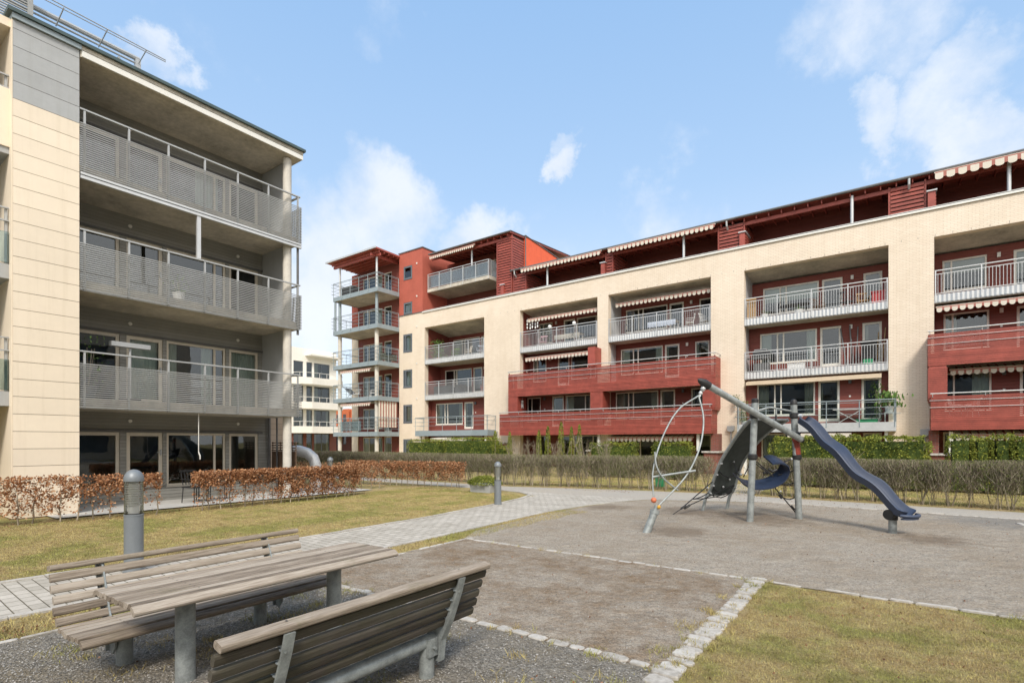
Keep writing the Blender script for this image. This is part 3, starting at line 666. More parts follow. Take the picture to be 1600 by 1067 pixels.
def valance(mb, a0, a1, v, z, h=.20, p=.27):
    """front bar, striped strip and scalloped valance of an awning; materials 0 cream 1 red"""
    n = max(1, round((a1 - a0) / p)); p = (a1 - a0) / n
    mb.box(a0 - .03, a1 + .03, v, v + .07, z, z + .05, 0)
    for i in range(n):
        x = a0 + p * i; w = p * .72
        mb.quad((x, v - .004, z - .02), (x + p, v - .004, z - .02), (x + p, v - .004, z + .03), (x, v - .004, z + .03), 1)
        arc = [(x + w / 2 + w / 2 * math.cos(t), z - .02 - (h - .09) - .09 * math.sin(t)) for t in [math.pi * k / 8 for k in range(9)]]
        mb._add([(x, v - .006, z - .02), (x + w, v - .006, z - .02)] + [(q[0], v - .006, q[1]) for q in arc], [tuple(range(11))], 0)
        arc = [(x + w, z - .02 - (h - .09)), (x + p, z - .02 - (h - .09))]
        mb._add([(x + w, v - .006, z - .02), (x + p, v - .006, z - .02), (x + p, v - .006, z - h + .07), (x + w, v - .006, z - h + .07)], [(0, 1, 2, 3)], 1)
        # cloth behind, sloping up to the wall
        mb.quad((x, v + .01, z + .055), (x + w, v + .01, z + .055), (x + w, v + .75, z + .24), (x, v + .75, z + .24), 0)
        mb.quad((x + w, v + .01, z + .055), (x + p, v + .01, z + .055), (x + p, v + .75, z + .24), (x + w, v + .75, z + .24), 1)
def awning(parent, a0, a1, v, z, **k):
    mb = MB(); valance(mb, a0, a1, v, z, **k)
    for a in (a0 + .15, a1 - .15): mb.tube([(a, v + .04, z + .0), (a, v + .75, z + .2)], .02, 6, 0)
    return mb.build('awning', ['awning_cream', 'awning_red'], parent)

def steel_balcony(b, fl, fv=VF + .02):
    a0, a1 = BAYS[b]; z = CZ[fl - 1]
    s = MB(); s.box(a0 + .004, a1 - .004, fv + .09, 34.0 if b == 1 else 33, z, z + .30); sl = s.build('balcony_slab', 'concrete', RB)
    c = MB(); corrug(c, a0 + .01, a1 - .01, fv - .02, z + .02, z + .36); c.box(a0 + .01, a1 - .01, fv + .03, fv + .085, z - .01, z + .07); c.build('fascia', 'pale_metal', RB)
    bar_rail(RB, a0 + .02, a1 - .02, fv, z + .37, z + 1.47)
for b, fl in ((1, 2), (1, 3), (2, 3), (3, 3), (4, 2), (4, 3), (5, 3), (6, 2), (6, 3)): steel_balcony(b, fl)
# protruding first-floor balconies (bays 1 and 4)
def open_rail(parent, pts, z0, zt, mid=(.33, .66), post=1.3, mat_='blue_grey_metal', ext=.18):
    r = MB()
    for (p, q) in zip(pts[:-1], pts[1:]):
        P, Q = Vector((p[0], p[1], 0)), Vector((q[0], q[1], 0)); L = (Q - P).length; d = (Q - P).normalized(); k = max(1, round(L / post))
        for i in range(k + 1):
            c = P + d * (.04 + (L - .08) * i / k); r.tube([(c.x, c.y, z0 - .26), (c.x, c.y, zt - .02)], .024, 4)
        r.tube([(P.x, P.y, zt), (Q.x, Q.y, zt)], .025, 8)
        for mfrac in mid:
            e = d * ext; zz = z0 + (zt - z0) * mfrac
            r.tube([(P.x - e.x, P.y - e.y, zz), (Q.x + e.x, Q.y + e.y, zz)], .013, 6)
    return r.build('railing', mat_, parent)
def front_balcony(a0, a1, z, v0=29.8, glassy=False, mat_='blue_grey_metal'):
    s = MB(); s.box(a0, a1, v0 + .05, 31.6, z + .05, z + .32); s.build('balcony_slab', 'concrete', RB)
    c = MB(); c.box(a0 - .02, a1 + .02, v0, v0 + .045, z, z + .42); c.box(a0 - .02, a0 + .02, v0 + .046, VF - .01, z, z + .42); c.box(a1 - .02, a1 + .02, v0 + .046, VF - .01, z, z + .42); c.build('fascia', mat_, RB)
    open_rail(RB, [(a0, VF - .02), (a0, v0 + .0), (a1, v0 + .0), (a1, VF - .02)], z + .45, z + 1.45, (.35, .65, .9), mat_='blue_grey_metal', post=1.4)
    if glassy:
        g = MB(); k = 5
        for i in range(k): x0 = a0 + (a1 - a0) * i / k + .05; g.quad((x0, v0 + .05, z + .5), (x0 + (a1 - a0) / k - .1, v0 + .05, z + .5), (x0 + (a1 - a0) / k - .1, v0 + .05, z + 1.05), (x0, v0 + .05, z + 1.05))
        g.build('glass_panel', 'screen_glass', RB)
    for a in (a0 + .35, a1 - .35): p = MB(); p.box(a - .07, a + .07, v0 + .2, v0 + .34, 0, z + .04); p.build('balcony_post', 'white_paint', RB)
front_balcony(-31.4, -24.0, 2.2, mat_='blue_grey_metal')
front_balcony(-7.0, -.2, 2.24, glassy=True, mat_='pale_metal')
front_balcony(9.3, 15.9, 2.24, glassy=True, mat_='pale_metal')
# red slatted balcony fronts of bays 2+3 and 5
def red_band(a0, a1, z0, z1, v=29.75, rails=(.2, .5), split=None):
    m_ = MB(); m_.box(a0 + .05, a1 - .05, v + .30, 32.2, z0 + .25, z0 + .45, 1)
    m_.box(a0 + .05, a1 - .05, v + .12, 32.0, z0 + .06, z0 + .249, 0); m_.build('balcony_slab', ['concrete', 'red_wood'], RB)
    s = MB(); slats(s, a0, a1, v, v + .03, z0, z1, .082, .066); slats(s, a0, a0 + .03, v + .032, VF - .01, z0, z1, .082, .066); slats(s, a1 - .03, a1, v + .032, VF - .01, z0, z1, .082, .066)
    k = round((a1 - a0) / 1.6)
    for i in range(k + 1): x = a0 + .04 + (a1 - a0 - .12) * i / k; s.box(x, x + .05, v + .034, v + .09, z0, z1)
    s.box(a0 + .04, a1 - .04, v + .036, v + .06, z0 + .02, z0 + .5)
    o = s.build('slatted_balustrade', 'red_slat', RB)
    r = MB(); zr = z1 + .10
    r.tube([(a0 - .02, v - .03, zr), (a1 + .02, v - .03, zr)], .026, 8); r.tube([(a1, v - .03, zr), (a1, VF, zr)], .026, 8)
    for fr in rails: r.tube([(a0 - .05, v - .03, z1 - fr), (a1 + .05, v - .03, z1 - fr)], .012, 6)
    for i in range(k + 1): x = a0 + .06 + (a1 - a0 - .12) * i / k; r.tube([(x, v - .01, z1 - .05), (x, v - .03, zr)], .015, 6)
    r.build('handrail', 'pale_metal', o)
    return o
red_band(-22.1, -8.12, 4.86, 6.48); red_band(-22.75, -8.3, 2.2, 3.68, v=29.6); red_band(.96, 8.0, 5.08, 6.50); red_band(1.05, 8.1, 2.26, 3.74, v=29.6)
for a0, a1, zt in ((-22.1, -21.3, 4.84), (-15.7, -14.85, 4.84), (-8.8, -8.12, 4.84), (.96, 1.62, 5.06)):
    s = MB(); slats(s, a0, a1, 29.75, VF - .012, 3.6, zt, .082, .070); s.box(a0 + .03, a1 - .03, 29.78, VF - .02, 3.5, zt + .02); s.build('red_pier', 'red_wood', RB)
s = MB(); s.box(-15.95, -15.45, 29.9, VF - .02, 6.5, 7.7); s.build('red_pier', 'red_wood', RB)
for a0, a1 in ((-8.75, -8.0), (-15.9, -14.8), (1.0, 1.9), (-24.0, -23.0)):
    s = MB(); s.box(a0, a1, 29.8 if a0 > -20 else 30.4, VF - .01, 0, 1.15 if a0 > -20 else 1.6, 0); s.box(a0 - .1, a1 + .1, 29.7 if a0 > -20 else 30.3, VF - .012, 1.151 if a0 > -20 else 1.6, 1.24 if a0 > -20 else 1.68, 1)
    s.build('brick_pedestal', ['red_brick', 'stone'], RB)
for a0, a1, zt in ((-8.45, -8.05, 2.19), (1.0, 1.35, 2.25)): s = MB(); s.box(a0, a1, 30.1, VF - .011, 1.241, zt, 0); s.build('brick_pier', 'red_brick', RB)
for a in (-15.2, -9.1, 1.75, -23.2): s = MB(); s.box(a - .07, a + .07, 29.9, 30.04, 1.24 if a > -20 else 0, 2.19); s.build('white_post', 'white_paint', RB)
# wall lamps, sockets and sensors
for b, (a0, a1) in BAYS.items():
    for fl in (1, 2, 3):
        v = backv(b, fl); x = {1: -26.6, 2: -20.0, 3: -10.35, 4: -2.05, 5: 3.6, 6: 12.7}[b]
        q = MB(); q.box(x - .06, x + .06, v - .09, v - .003, HZ[fl] - .22, HZ[fl] - .02); q.build('wall_lamp', 'slate_frame' if fl == 1 else 'white_paint', RB)
        q = MB(); q.box(x - .04, x + .04, v - .03, v - .003, FZ[fl] + 1.25, FZ[fl] + 1.33); q.build('socket', 'white_paint', RB)
for zz in (5.25, 8.15, 11.2, 13.7, 16.4): q = MB(); q.box(-32.3, -32.2, VF - .06, VF - .002, zz, zz + .12); q.build('wall_vent', 'white_paint', RB)
# rainwater hoppers on the piers
for a, z in ((.88, 2.0), (-7.55, 2.3), (-24.0, 2.2)):
    h = MB(); h.box(a - .18, a + .18, VF - .2, VF - .01, z + .08, z + .32); h.prism([(a - .18, z + .08), (a + .18, z + .08), (a + .07, z), (a - .07, z)], 'y', VF - .2, VF - .01); h.tube([(a, VF - .1, z), (a, VF - .1, 0)], .04, 8); h.build('rainwater_hopper', 'grey_metal', RB)
# awnings in the bays
awning(RB, -21.4, -15.9, 31.2, 10.42); awning(RB, -21.5, -15.9, 31.0, 7.62); awning(RB, -14.7, -8.75, 31.3, 10.5); awning(RB, -14.6, -9.4, 30.0, 1.98)
awning(RB, 1.3, 7.5, 30.85, 7.82); awning(RB, 1.75, 7.6, 30.3, 4.88); awning(RB, 1.9, 7.6, 29.95, 2.02)
a = MB(); a.box(-6.75, -.75, 30.55, 30.75, 4.78, 4.95, 0); a.quad((-6.75, 30.70, 4.955), (-.75, 30.70, 4.955), (-.75, 31.2, 5.08), (-6.75, 31.2, 5.08)); a.build('awning', 'awning_tan', RB)
a = MB(); a.box(-4.6, -1.9, 29.7, 29.78, 1.95, 2.16); a.build('awning', 'awning_cream', RB)
a = MB(); a.box(-29.2, -25.6, 29.3, 29.36, 1.78, 2.02); a.quad((-29.2, 29.36, 2.02), (-25.6, 29.36, 2.02), (-25.6, 30.8, 2.15), (-29.2, 30.8, 2.15)); a.build('awning', 'awning_cream', RB)

# penthouse level
VP = 31.45; PB = 33.6
def ph_wall():
    w = MB(VM(PB)); hs = []
    segs = [(-21.7, -15.9), (-14.9, -8.8), (-6.8, -.8), (1.5, 7.4), (9.0, 15.0)]
    for a0, a1 in segs: hs += [(a0 + .5, a0 + 3.2, 11.75, 13.0), (a0 + 3.5, a0 + 4.4, 11.4, 13.1)]
    wall(w, -22.95, 24, 11.3, 14.6, hs, .12); w.build('penthouse_wall', 'red_boards', RB)
    for i, (a0, a1) in enumerate(segs):
        window(RB, VM(PB), a0 + .5, a0 + 3.2, 11.75, 13.0, (a0 + 1.3,)); window(RB, VM(PB), a0 + 3.5, a0 + 4.4, 11.4, 13.1, door=True); room(RB, VM(PB), a0 + .1, a0 + 5.2, 11.3, 14.2, .15, 3)
ph_wall()
f = MB(); f.box(-31.6, 24, VF + .1, 36, 11.1, 11.3); f.build('terrace_floor', 'concrete', RB)
def shed_roof(a0, a1, v0, z, v1=40., rise=.9, name='roof'):
    mb = MB(); mb.prism([(v0, z), (v1, z + rise), (v1, z + rise + .12), (v0, z + .12)], 'x', a0, a1, 0)
    mb.tube([(a0 - .05, v0 - .06, z + .07), (a1 + .05, v0 - .06, z + .07)], .065, 8, 1)
    o = mb.build(name, ['red_wood', 'roof_grey'], RB)
    g = MB(); sl = rise / (v1 - v0)
    for a in np.arange(a0 + .4, a1, .62): g.prism([(v0 + .06, z - .17), (36, z - .17 + sl * (36 - v0)), (36, z - .004 + sl * (36 - v0)), (v0 + .06, z - .004)], 'x', a, a + .05)
    g.build('rafter', 'red_wood', o)
    b = MB(); b.box(a0, a1, v0 + .25, v0 + .37, z - .34, z - .16); b.build('beam', 'red_wood', o)
    mb = MB(); mb.prism([(v0 - .01, z + .121), (v1, z + rise + .121), (v1, z + rise + .16), (v0 - .01, z + .16)], 'x', a0 - .05, a1 + .05); mb.build('roofing', 'roof_grey', o)
    return o
shed_roof(-22.93, 24, 31.25, 14.10)
def slat_box(a0, a1, v0, v1, z0, z1, sides=True):
    s = MB(); slats(s, a0 + .06, a1 - .06, v0 + .0, v0 + .05, z0, z1, .19, .125)
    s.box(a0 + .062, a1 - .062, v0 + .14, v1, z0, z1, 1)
    if sides:
        for (x, y) in ((a0 + .002, 1), (a1 - .052, 1)): slats(s, x, x + .05, v0 + .12, v1, z0, z1, .19, .125)
    for x in (a0, a1 - .08): s.box(x, x + .08, v0, v0 + .09, z0, z1)
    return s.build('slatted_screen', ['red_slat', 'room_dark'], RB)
for a0, a1 in ((-22.9, -21.75), (-8.45, -7.0), (-.5, .95), (7.5, 9.0)): slat_box(a0, a1, VP, PB - .01, 11.3, 14.0)
slat_box(-15.5, -14.95, VP, PB - .01, 11.3, 14.0)
for a0 in (-23.95, -15.75, -7.25, 1.0, 9.2):
    s = MB(); s.box(a0, a0 + .28, 31.3, 31.44, 11.3, 13.32, 0); slats(s, a0 + .28, a0 + .31, 31.45, 32.4, 11.3, 13.2, .15, .1, 0); s.box(a0 - .05, a0 + .34, 31.24, 32.5, 13.321, 13.38, 1); s.build('slatted_divider', ['red_wood', 'pale_metal'], RB)
for a in (-19.93, -10.39, -1.98, 3.79, 11): s = MB(); s.lathe([(.075, 11.3), (.075, 14.0)], a, VP - .02, 14); s.build('roof_post', 'pale_metal', RB, smooth=True)
awning(RB, -21.9, -15.6, 31.0, 14.02, h=.22); awning(RB, -15.1, -8.5, 31.0, 14.02, h=.22); awning(RB, 1.25, 8.2, 31.0, 14.0, h=.30, p=.42)
for a in (-22.6, -7.9, .3): s = MB(); s.tube([(a, 31.15, 14.1), (a, 31.2, 13.85), (a, 31.42, 13.7)], .05, 8); s.build('downpipe', 'pale_metal', RB)
# sixth-floor part
T6 = 14.0
w = MB(VM(33.7)); wall(w, -31.6, -24.4, 11.3, 16.94, [(-29.5, -27, 14.7, 16.4), (-26.8, -25.9, 14.4, 16.4)], .12); w.build('upper_back_wall', 'red_boards', RB)
window(RB, VM(33.7), -29.5, -27, 14.7, 16.4, (-28.4,), curtain=[(.05, .95, .3, .3)]); window(RB, VM(33.7), -26.8, -25.9, 14.4, 16.4, door=True); room(RB, VM(33.7), -31.5, -24.5, 14.1, 17, .15, 3)
s = MB(); s.box(-31.45, -24.98, 31.2, 33.69, T6, T6 + .26); s.build('balcony_slab', 'concrete', RB)
bar_rail(RB, -31.42, -25.0, 31.22, T6 + .3, 15.48, 1.2, .11)
r = MB(); r.box(-25.03, -24.98, 31.26, 33.6, 15.44, 15.48)
for k in range(20): r.box(-25.02, -25.0, 31.3 + k * .11, 31.316 + k * .11, T6 + .27, 15.44)
r.build('side_railing', 'pale_metal', RB)
g = MB(); g.box(-31.3, -25.1, 31.27, 31.29, T6 + .35, 15.3); g.build('privacy_screen', 'screen_glass', RB)
slat_box(-24.4, -22.98, 31.4, 33.0, 12.3, 16.9)
s = MB(); s.lathe([(.07, 14.26), (.07, 16.9)], -26.9, 31.5, 12); s.build('roof_post', 'pale_metal', RB, smooth=True)
shed_roof(-31.1, -22.93, 31.1, 16.95, rise=.6)
awning(RB, -30.9, -26.2, 30.9, 16.72, h=.18, p=.2)
w = MB(); w.box(-31.55, -22.95, 34, 39.5, 11.3, 16.85, 0); w.prism([(33.02, 14.0), (39.5, 14.0), (39.5, 16.7), (36.5, 16.98), (33.02, 17.28)], 'x', -23.6, -22.92, 1); w.build('orange_gable', ['red_boards', 'orange_render'], RB)
w = MB(); w.prism([(33.0, 17.283), (36.5, 16.983), (39.5, 16.703), (39.5, 16.76), (36.5, 17.04), (33.0, 17.34)], 'x', -23.66, -22.86); w.tube([(-22.87, 33.0, 14.2), (-22.87, 33.0, 17.2)], .04, 6); w.build('gable_flashing', 'roof_grey', RB)
w = MB(); w.lathe([(.25, 16.8), (.25, 17.6)], -24.4, 37.5, 12); w.lathe([(.4, 17.6), (.4, 17.7), (.02, 17.95)], -24.4, 37.5, 12); w.build('roof_vent', 'pale_metal', RB)
# solid body behind everything so that nothing shows through
w = MB(); w.box(-34.35, 24, 37.2, 42, 0, 11.2); w.box(-41, -34.41, 34.5, 42, 0, 17.0); w.box(-22.9, 24, 37, 40, 11.31, 14.5); w.build('body', 'sand_brick', RB)
w = MB(); w.box(24.01, 24.3, 30.8, 42, 0, 14.2); w.build('end_gable', 'cream_brick', RB)

# balcony tower
TWV = 31.2; TL = -40.3; TR = -34.42
w = MB(VM(TWV)); hs = []
TB = [2.23, 5.15, 8.05, 11.08, 14.05]; TF = [.0] + [z + .33 for z in TB]
for i in range(6): hs += [(-39.7, -37.05, TF[i] + .35, TF[i] + 2.15), (-36.80, -35.82, TF[i] + .04, TF[i] + 2.2)]
wall(w, TL, TR, 0, 17.2, hs, .12); w.build('tower_back_wall', 'red_boards', RB)
w = MB(); w.box(-41.2, -40.31, TWV - .1, 34.4, 0, 12.2); w.build('tower_corner', 'cream_brick', RB)
w = MB(); w.box(-41.2, -40.31, TWV - .1, 34.4, 12.2, 17.1); w.build('tower_corner', 'red_render', RB)
for i in range(6):
    window(RB, VM(TWV), -39.7, -37.05, TF[i] + .35, TF[i] + 2.15, (-38.9, -38.0), curtain=rcurt()); window(RB, VM(TWV), -36.80, -35.82, TF[i] + .04, TF[i] + 2.2, door=True, curtain=rcurt())
    room(RB, VM(TWV), TL, TR, TF[i], TF[i] + 2.5, .15, 3)
for i, z in enumerate(TB):
    s = MB(); s.box(TL + .03, TR - .0, 28.53, TWV - .004, z + .02, z + .30); s.build('balcony_slab', 'concrete', RB)
    s = MB(); s.box(TL, TR, 28.48, 28.526, z - .02, z + .34); s.box(TR - .0, TR + .04, 28.48, 30.78, z - .02, z + .34); s.box(TL - .04, TL, 28.48, TWV, z - .02, z + .34); s.build('fascia', 'blue_grey_metal', RB)
    open_rail(RB, [(TL, TWV), (TL, 28.45), (TR + .03, 28.45), (TR + .03, 30.75)], z + .36, z + 1.52, (.2, .45, .7, .92), post=1.25)
for (a, v, r, zt) in ((-35.0, 28.9, .17, 11.1), (-39.95, 28.9, .17, 11.1)):
    w = MB(); w.lathe([(r, 0), (r, zt)], a, v, 16, 0); w.lathe([(.13, zt), (.13, 14.05)], a, v, 12, 1); w.lathe([(.09, 14.3), (.09, 17.2)], a, v, 12, 2); w.build('tower_column', ['concrete_column', 'blue_grey_metal', 'pale_metal'], RB, smooth=True)
w = MB(); w.lathe([(.1, 11.4), (.1, 14.05)], -40.2, 28.6, 12); w.build('tower_column', 'blue_grey_metal', RB, smooth=True)
w = MB(); zr = 17.42
w.prism([(28.2, zr), (31.6, zr - .1), (31.6, zr + .05), (28.2, zr + .12)], 'x', -40.9, -34.3, 0)
for v in np.arange(28.6, 31.2, .5): w.box(-40.7, -34.35, v, v + .06, zr - .2, zr - .045, 0)
w.box(-40.6, -34.4, 28.7, 28.85, zr - .42, zr - .2, 0); w.box(-35.1, -34.95, 28.3, 31.2, zr - .42, zr - .201, 0)
w.box(-41.0, -34.25, 28.12, 28.2, zr - .0, zr + .14, 1); w.build('tower_canopy', ['red_wood', 'pale_metal'], RB)
awning(RB, -39.4, -35.4, 28.55, 7.8, h=.2, p=.28); awning(RB, -39.4, -35.4, 28.55, 4.95, h=.2, p=.28)
w = MB(); k = 14
for i in range(k):
    y0 = 28.7 + 2.0 * i / k; y1 = 28.7 + 2.0 * (i + 1) / k; xa = TR - .12 + .03 * (i % 2); xb = TR - .12 + .03 * ((i + 1) % 2)
    w.quad((xa, y0, 2.95), (xb, y1, 2.95), (xb, y1, 5.12), (xa, y0, 5.12), i % 2)
w.build('striped_drape', ['awning_cream', 'awning_red'], RB)
g = MB(); g.box(TL + .9, TR - 2.2, 28.56, 28.58, 2.65, 3.5); g.box(TR - .06, TR - .04, 28.8, 30.6, 8.5, 9.1); g.build('privacy_screen', 'screen_glass', RB)

# ------------------------------------------------------------------ far buildings
WB = empty('apartment_building', (-62, 34, 0), 'white rendered apartment building with rounded balconies far behind', 'building')
w = MB(UM(-58)); ws_ = [(35.5, 36.8), (37.2, 38.0), (38.25, 40.45)]; hs = []
for i in range(4):
    for (a, b) in ws_ + [(30, 32), (32.6, 34.4)]: hs.append((a, b, .5 + 2.88 * i, 2.75 + 2.88 * i))
wall(w, 24, 41.4, 2.95, 13.0, [h for h in hs if h[2] > 2.95], .2); w.build('facade', 'white_render', WB)
w = MB(UM(-58)); wall(w, 24, 41.4, 0, 2.95, [h for h in hs if h[2] < 2.95], .2); w.build('ground_floor_wall', 'red_brick', WB)
w = MB(); w.box(-75, -62.5, 24, 41.4, 0, 13); w.box(-62.5, -58.02, 41.3, 41.38, 0, 13); w.box(-75, -58.02, 24, 41.35, 12.9, 12.98); w.box(-58.1, -56.8, 37, 41.6, 12.1, 12.3); w.build('body', 'white_render', WB)
for i, h in enumerate(hs): window(WB, UM(-58), h[0], h[1], h[2], h[3], ((h[0] + h[1]) / 2,) if h[1] - h[0] > 1.5 else (), 'slate_frame', .09, depth=.1, curtain=rcurt())
for i in range(4): room(WB, UM(-58), 24.2, 41.2, .1 + 2.88 * i, 2.85 + 2.88 * i, .3, 4)
for i in range(1, 4):
    z = .25 + 2.88 * i; x0 = 36.2; s = MB(); poly = [(-57.9, x0 - 1.2), (-56.5, x0 - .8), (-56.0, x0 + .5), (-56.0, 40.6), (-56.5, 41.3), (-57.9, 41.6)]
    s.prism(poly, 'z', z - .35, z + .45); sl = s.build('balcony', 'white_render', WB)
    r = MB(); r.tube([(p[0], p[1], z + 1.0) for p in poly], .03, 6)
    for (p, q) in zip(poly[:-1], poly[1:]):
        k = max(1, int((Vector(q) - Vector(p)).length / .9))
        for t in range(k): r.tube([(p[0] + (q[0] - p[0]) * t / k, p[1] + (q[1] - p[1]) * t / k, z + .45), (p[0] + (q[0] - p[0]) * t / k, p[1] + (q[1] - p[1]) * t / k, z + 1.0)], .025, 5)
    r.build('railing', 'white_paint', sl)
OB = empty('apartment_building', (-68, 50, 0), 'small orange building with brick base seen far away between the tower columns', 'building')
w = MB(VM(50)); hs = [(-70.0, -69.2, 4.6, 5.9), (-68.4, -67.6, 4.6, 5.9), (-70.0, -69.2, 1.4, 2.6), (-68.4, -67.6, 1.4, 2.6)]
wall(w, -72, -66.8, 3.4, 6.7, hs[:2], .2, 0); wall(w, -72, -62.0, 0, 3.4, hs[2:], .2, 1); w.box(-72, -66.8, .3, 6, 3.4, 6.69, 0); w.box(-72, -62, .3, 6, 0, 3.39, 1); w.build('facade', ['orange_panel', 'red_brick'], OB)
for h in hs: window(OB, VM(50), *h, (), 'slate_frame', .1)
w = MB(); w.box(-70.5, -64, -2, -.1, 3.2, 3.4); w.fn = None; w2 = MB(VM(50)); w2.box(-70.5, -64, -2, -.05, 2.9, 3.3); w2.build('canopy', 'orange_panel', OB)

# buildings on the two sides behind the camera: the photo shows them only as reflections in the window glass
def mirror_block(mp, a0, a1, label, m_, loc):
    b = empty('apartment_building', loc, label, 'building'); w = MB(mp); hs = []
    for fl in range(4):
        a = a0 + 2
        while a < a1 - 4: hs.append((a, a + 2.4, .7 + 2.9 * fl, 2.3 + 2.9 * fl)); a += 5.5
    wall(w, a0, a1, 0, 12.2, hs, .2); w.box(a0, a1, 2, 10, 0, 12.1); w.build('facade', m_, b)
    w = MB(mp)
    for fl in range(1, 4):
        a = a0 + 5
        while a < a1 - 6: w.box(a, a + 3, -1.3, -.01, 2.7 + 2.9 * (fl - 1), 3.8 + 2.9 * (fl - 1)); a += 11
    w.build('balcony', 'grey_metal', b)
    w = MB(mp); w.box(a0, a1, .25, .3, 0, 12); w.build('glazing', 'slate_frame', b)
mirror_block(lambda a, d, z: (26 + d, -a, z), -26, 22, 'cream apartment building seen only as a reflection in the left glass doors', 'cream_brick', (28, 0, 0))
mirror_block(lambda a, d, z: (-a, -26 - d, z), -30, 26, 'grey apartment building seen only as a reflection in the right windows', 'grey_panel', (0, -28, 0))

# ------------------------------------------------------------------ balcony and patio things
def chair(loc, rz, mat_, label, group=None, wide=.5, name='balcony_chair'):
    r = empty(name, loc, label, 'chair', group, rz)
    s = MB(); s.box(-wide / 2, wide / 2, -.22, .24, .42, .455); s.build('seat', mat_, r, local=True)
    b = MB(); 
    for k in range(5): x = -wide / 2 + .03 + (wide - .1) * k / 4; b.tube([(x, .22, .5), (x, .30, .9)], .012, 5)
    b.box(-wide / 2, wide / 2, .28, .32, .86, .92); b.build('backrest', mat_, r, local=True)
    for x in (-wide / 2 + .03, wide / 2 - .03):
        for y in (-.19, .21): l = MB(); l.tube([(x, y, .42), (x * 1.08, y * 1.12, 0)], .014, 5); l.build('leg', mat_, r, local=True)
    a = MB()
    for x in (-wide / 2, wide / 2): a.tube([(x, -.2, .42), (x, -.2, .65), (x, .26, .67)], .013, 5)
    a.build('armrest', mat_, r, local=True)
    return r
def table(loc, sx, sy, mat_, label, h=.72, cloth=None):
    r = empty('balcony_table', loc, label, 'table')
    n = 20; t = MB(); t._add([(sx * math.cos(6.2832 * k / n), sy * math.sin(6.2832 * k / n), h - .03) for k in range(n)] + [(sx * math.cos(6.2832 * k / n), sy * math.sin(6.2832 * k / n), h) for k in range(n)],
         [tuple(range(n))[::-1], tuple(range(n, 2 * n))] + [(k, (k + 1) % n, (k + 1) % n + n, k + n) for k in range(n)]); t.build('tabletop', mat_, r, local=True)
    for x in (-.6, .6):
        for y in (-.6, .6): l = MB(); l.tube([(x * sx, y * sy, h - .03), (x * sx * 1.1, y * sy * 1.1, 0)], .02, 5); l.build('leg', mat_, r, local=True)
    return r
def pot_plant(loc, r0, h, label, potm='white_plastic', leaf='houseplant_leaf', spread=.25, n=260, size=.07, up=.5):
    r = empty('potted_plant', loc, label, 'plant')
    p = MB(); p.lathe([(.001, 0), (r0 * .75, 0), (r0, .28), (r0 * .85, .28), (r0 * .8, .22), (.001, .22)], 0, 0, 14); p.build('pot', potm, r, local=True)
    P = np.stack([rng.normal(0, spread * .5, n), rng.normal(0, spread * .5, n), rng.uniform(.26, h, n)], 1); npmesh('foliage', leaves(P, size, .5, up=up), 4, leaf, r, local=True)
    s = MB(); 
    for _ in range(4): s.tube([(0, 0, .2), (random.uniform(-.5, .5) * spread, random.uniform(-.5, .5) * spread, h * .8)], .006, 4)
    s.build('stem', 'twig_bark', r, local=True)
    return r
z3, z2, z1 = 8.34, 5.43, 2.58
table((-4.6, 31.9, z3), .85, .45, 'dark_wicker', 'dark oval table on the top balcony with the tan screen')
chair((-5.6, 31.7, z3), -1.2, 'dark_wicker', 'dark chair at the left end of the oval balcony table')
chair((-3.5, 31.8, z3), 1.0, 'brown_wood', 'brown chair right of the oval balcony table')
chair((-2.2, 31.6, z3), 2.4, 'dark_wicker', 'dark chair in front of the narrow door on the top balcony')
chair((-1.55, 31.9, z3), 0.2, 'tan_wood', 'pale wooden chair beside the red box on the top balcony')
pot_plant((-5.95, 31.2, z3), .17, .45, 'white pot by the tan screen on the top balcony', n=60)
pot_plant((-4.3, 31.15, z3), .2, .5, 'white pot in front of the oval balcony table', n=60)
def simple(name, label, cat, parts, loc=(0, 0, 0)):
    r = empty(name, loc, label, cat)
    for (pn, m_, fn) in parts: q = MB(); fn(q); q.build(pn, m_, r)
    return r
simple('screen_panel', 'tan wooden screen standing at the left end of the top balcony', 'screen', [('panel', 'tan_wood', lambda q: [q.box(-6.8 + k * .16, -6.66 + k * .16, 31.0, 31.03, z3 + .04, z3 + 1.15) for k in range(3)]), ('frame', 'tan_wood', lambda q: (q.box(-6.82, -6.32, 30.97, 30.995, z3, z3 + .06), q.box(-6.82, -6.32, 30.97, 30.995, z3 + 1.1, z3 + 1.18)))], (-6.6, 31, z3))
simple('storage_box', 'red storage box in the right corner of the top balcony', 'box', [('bin', 'red_plastic', lambda q: q.box(-1.15, -.6, 31.1, 31.7, z3, z3 + .62)), ('lid', 'red_plastic', lambda q: q.box(-1.18, -.57, 31.07, 31.73, z3 + .622, z3 + .68))], (-.9, 31.4, z3))
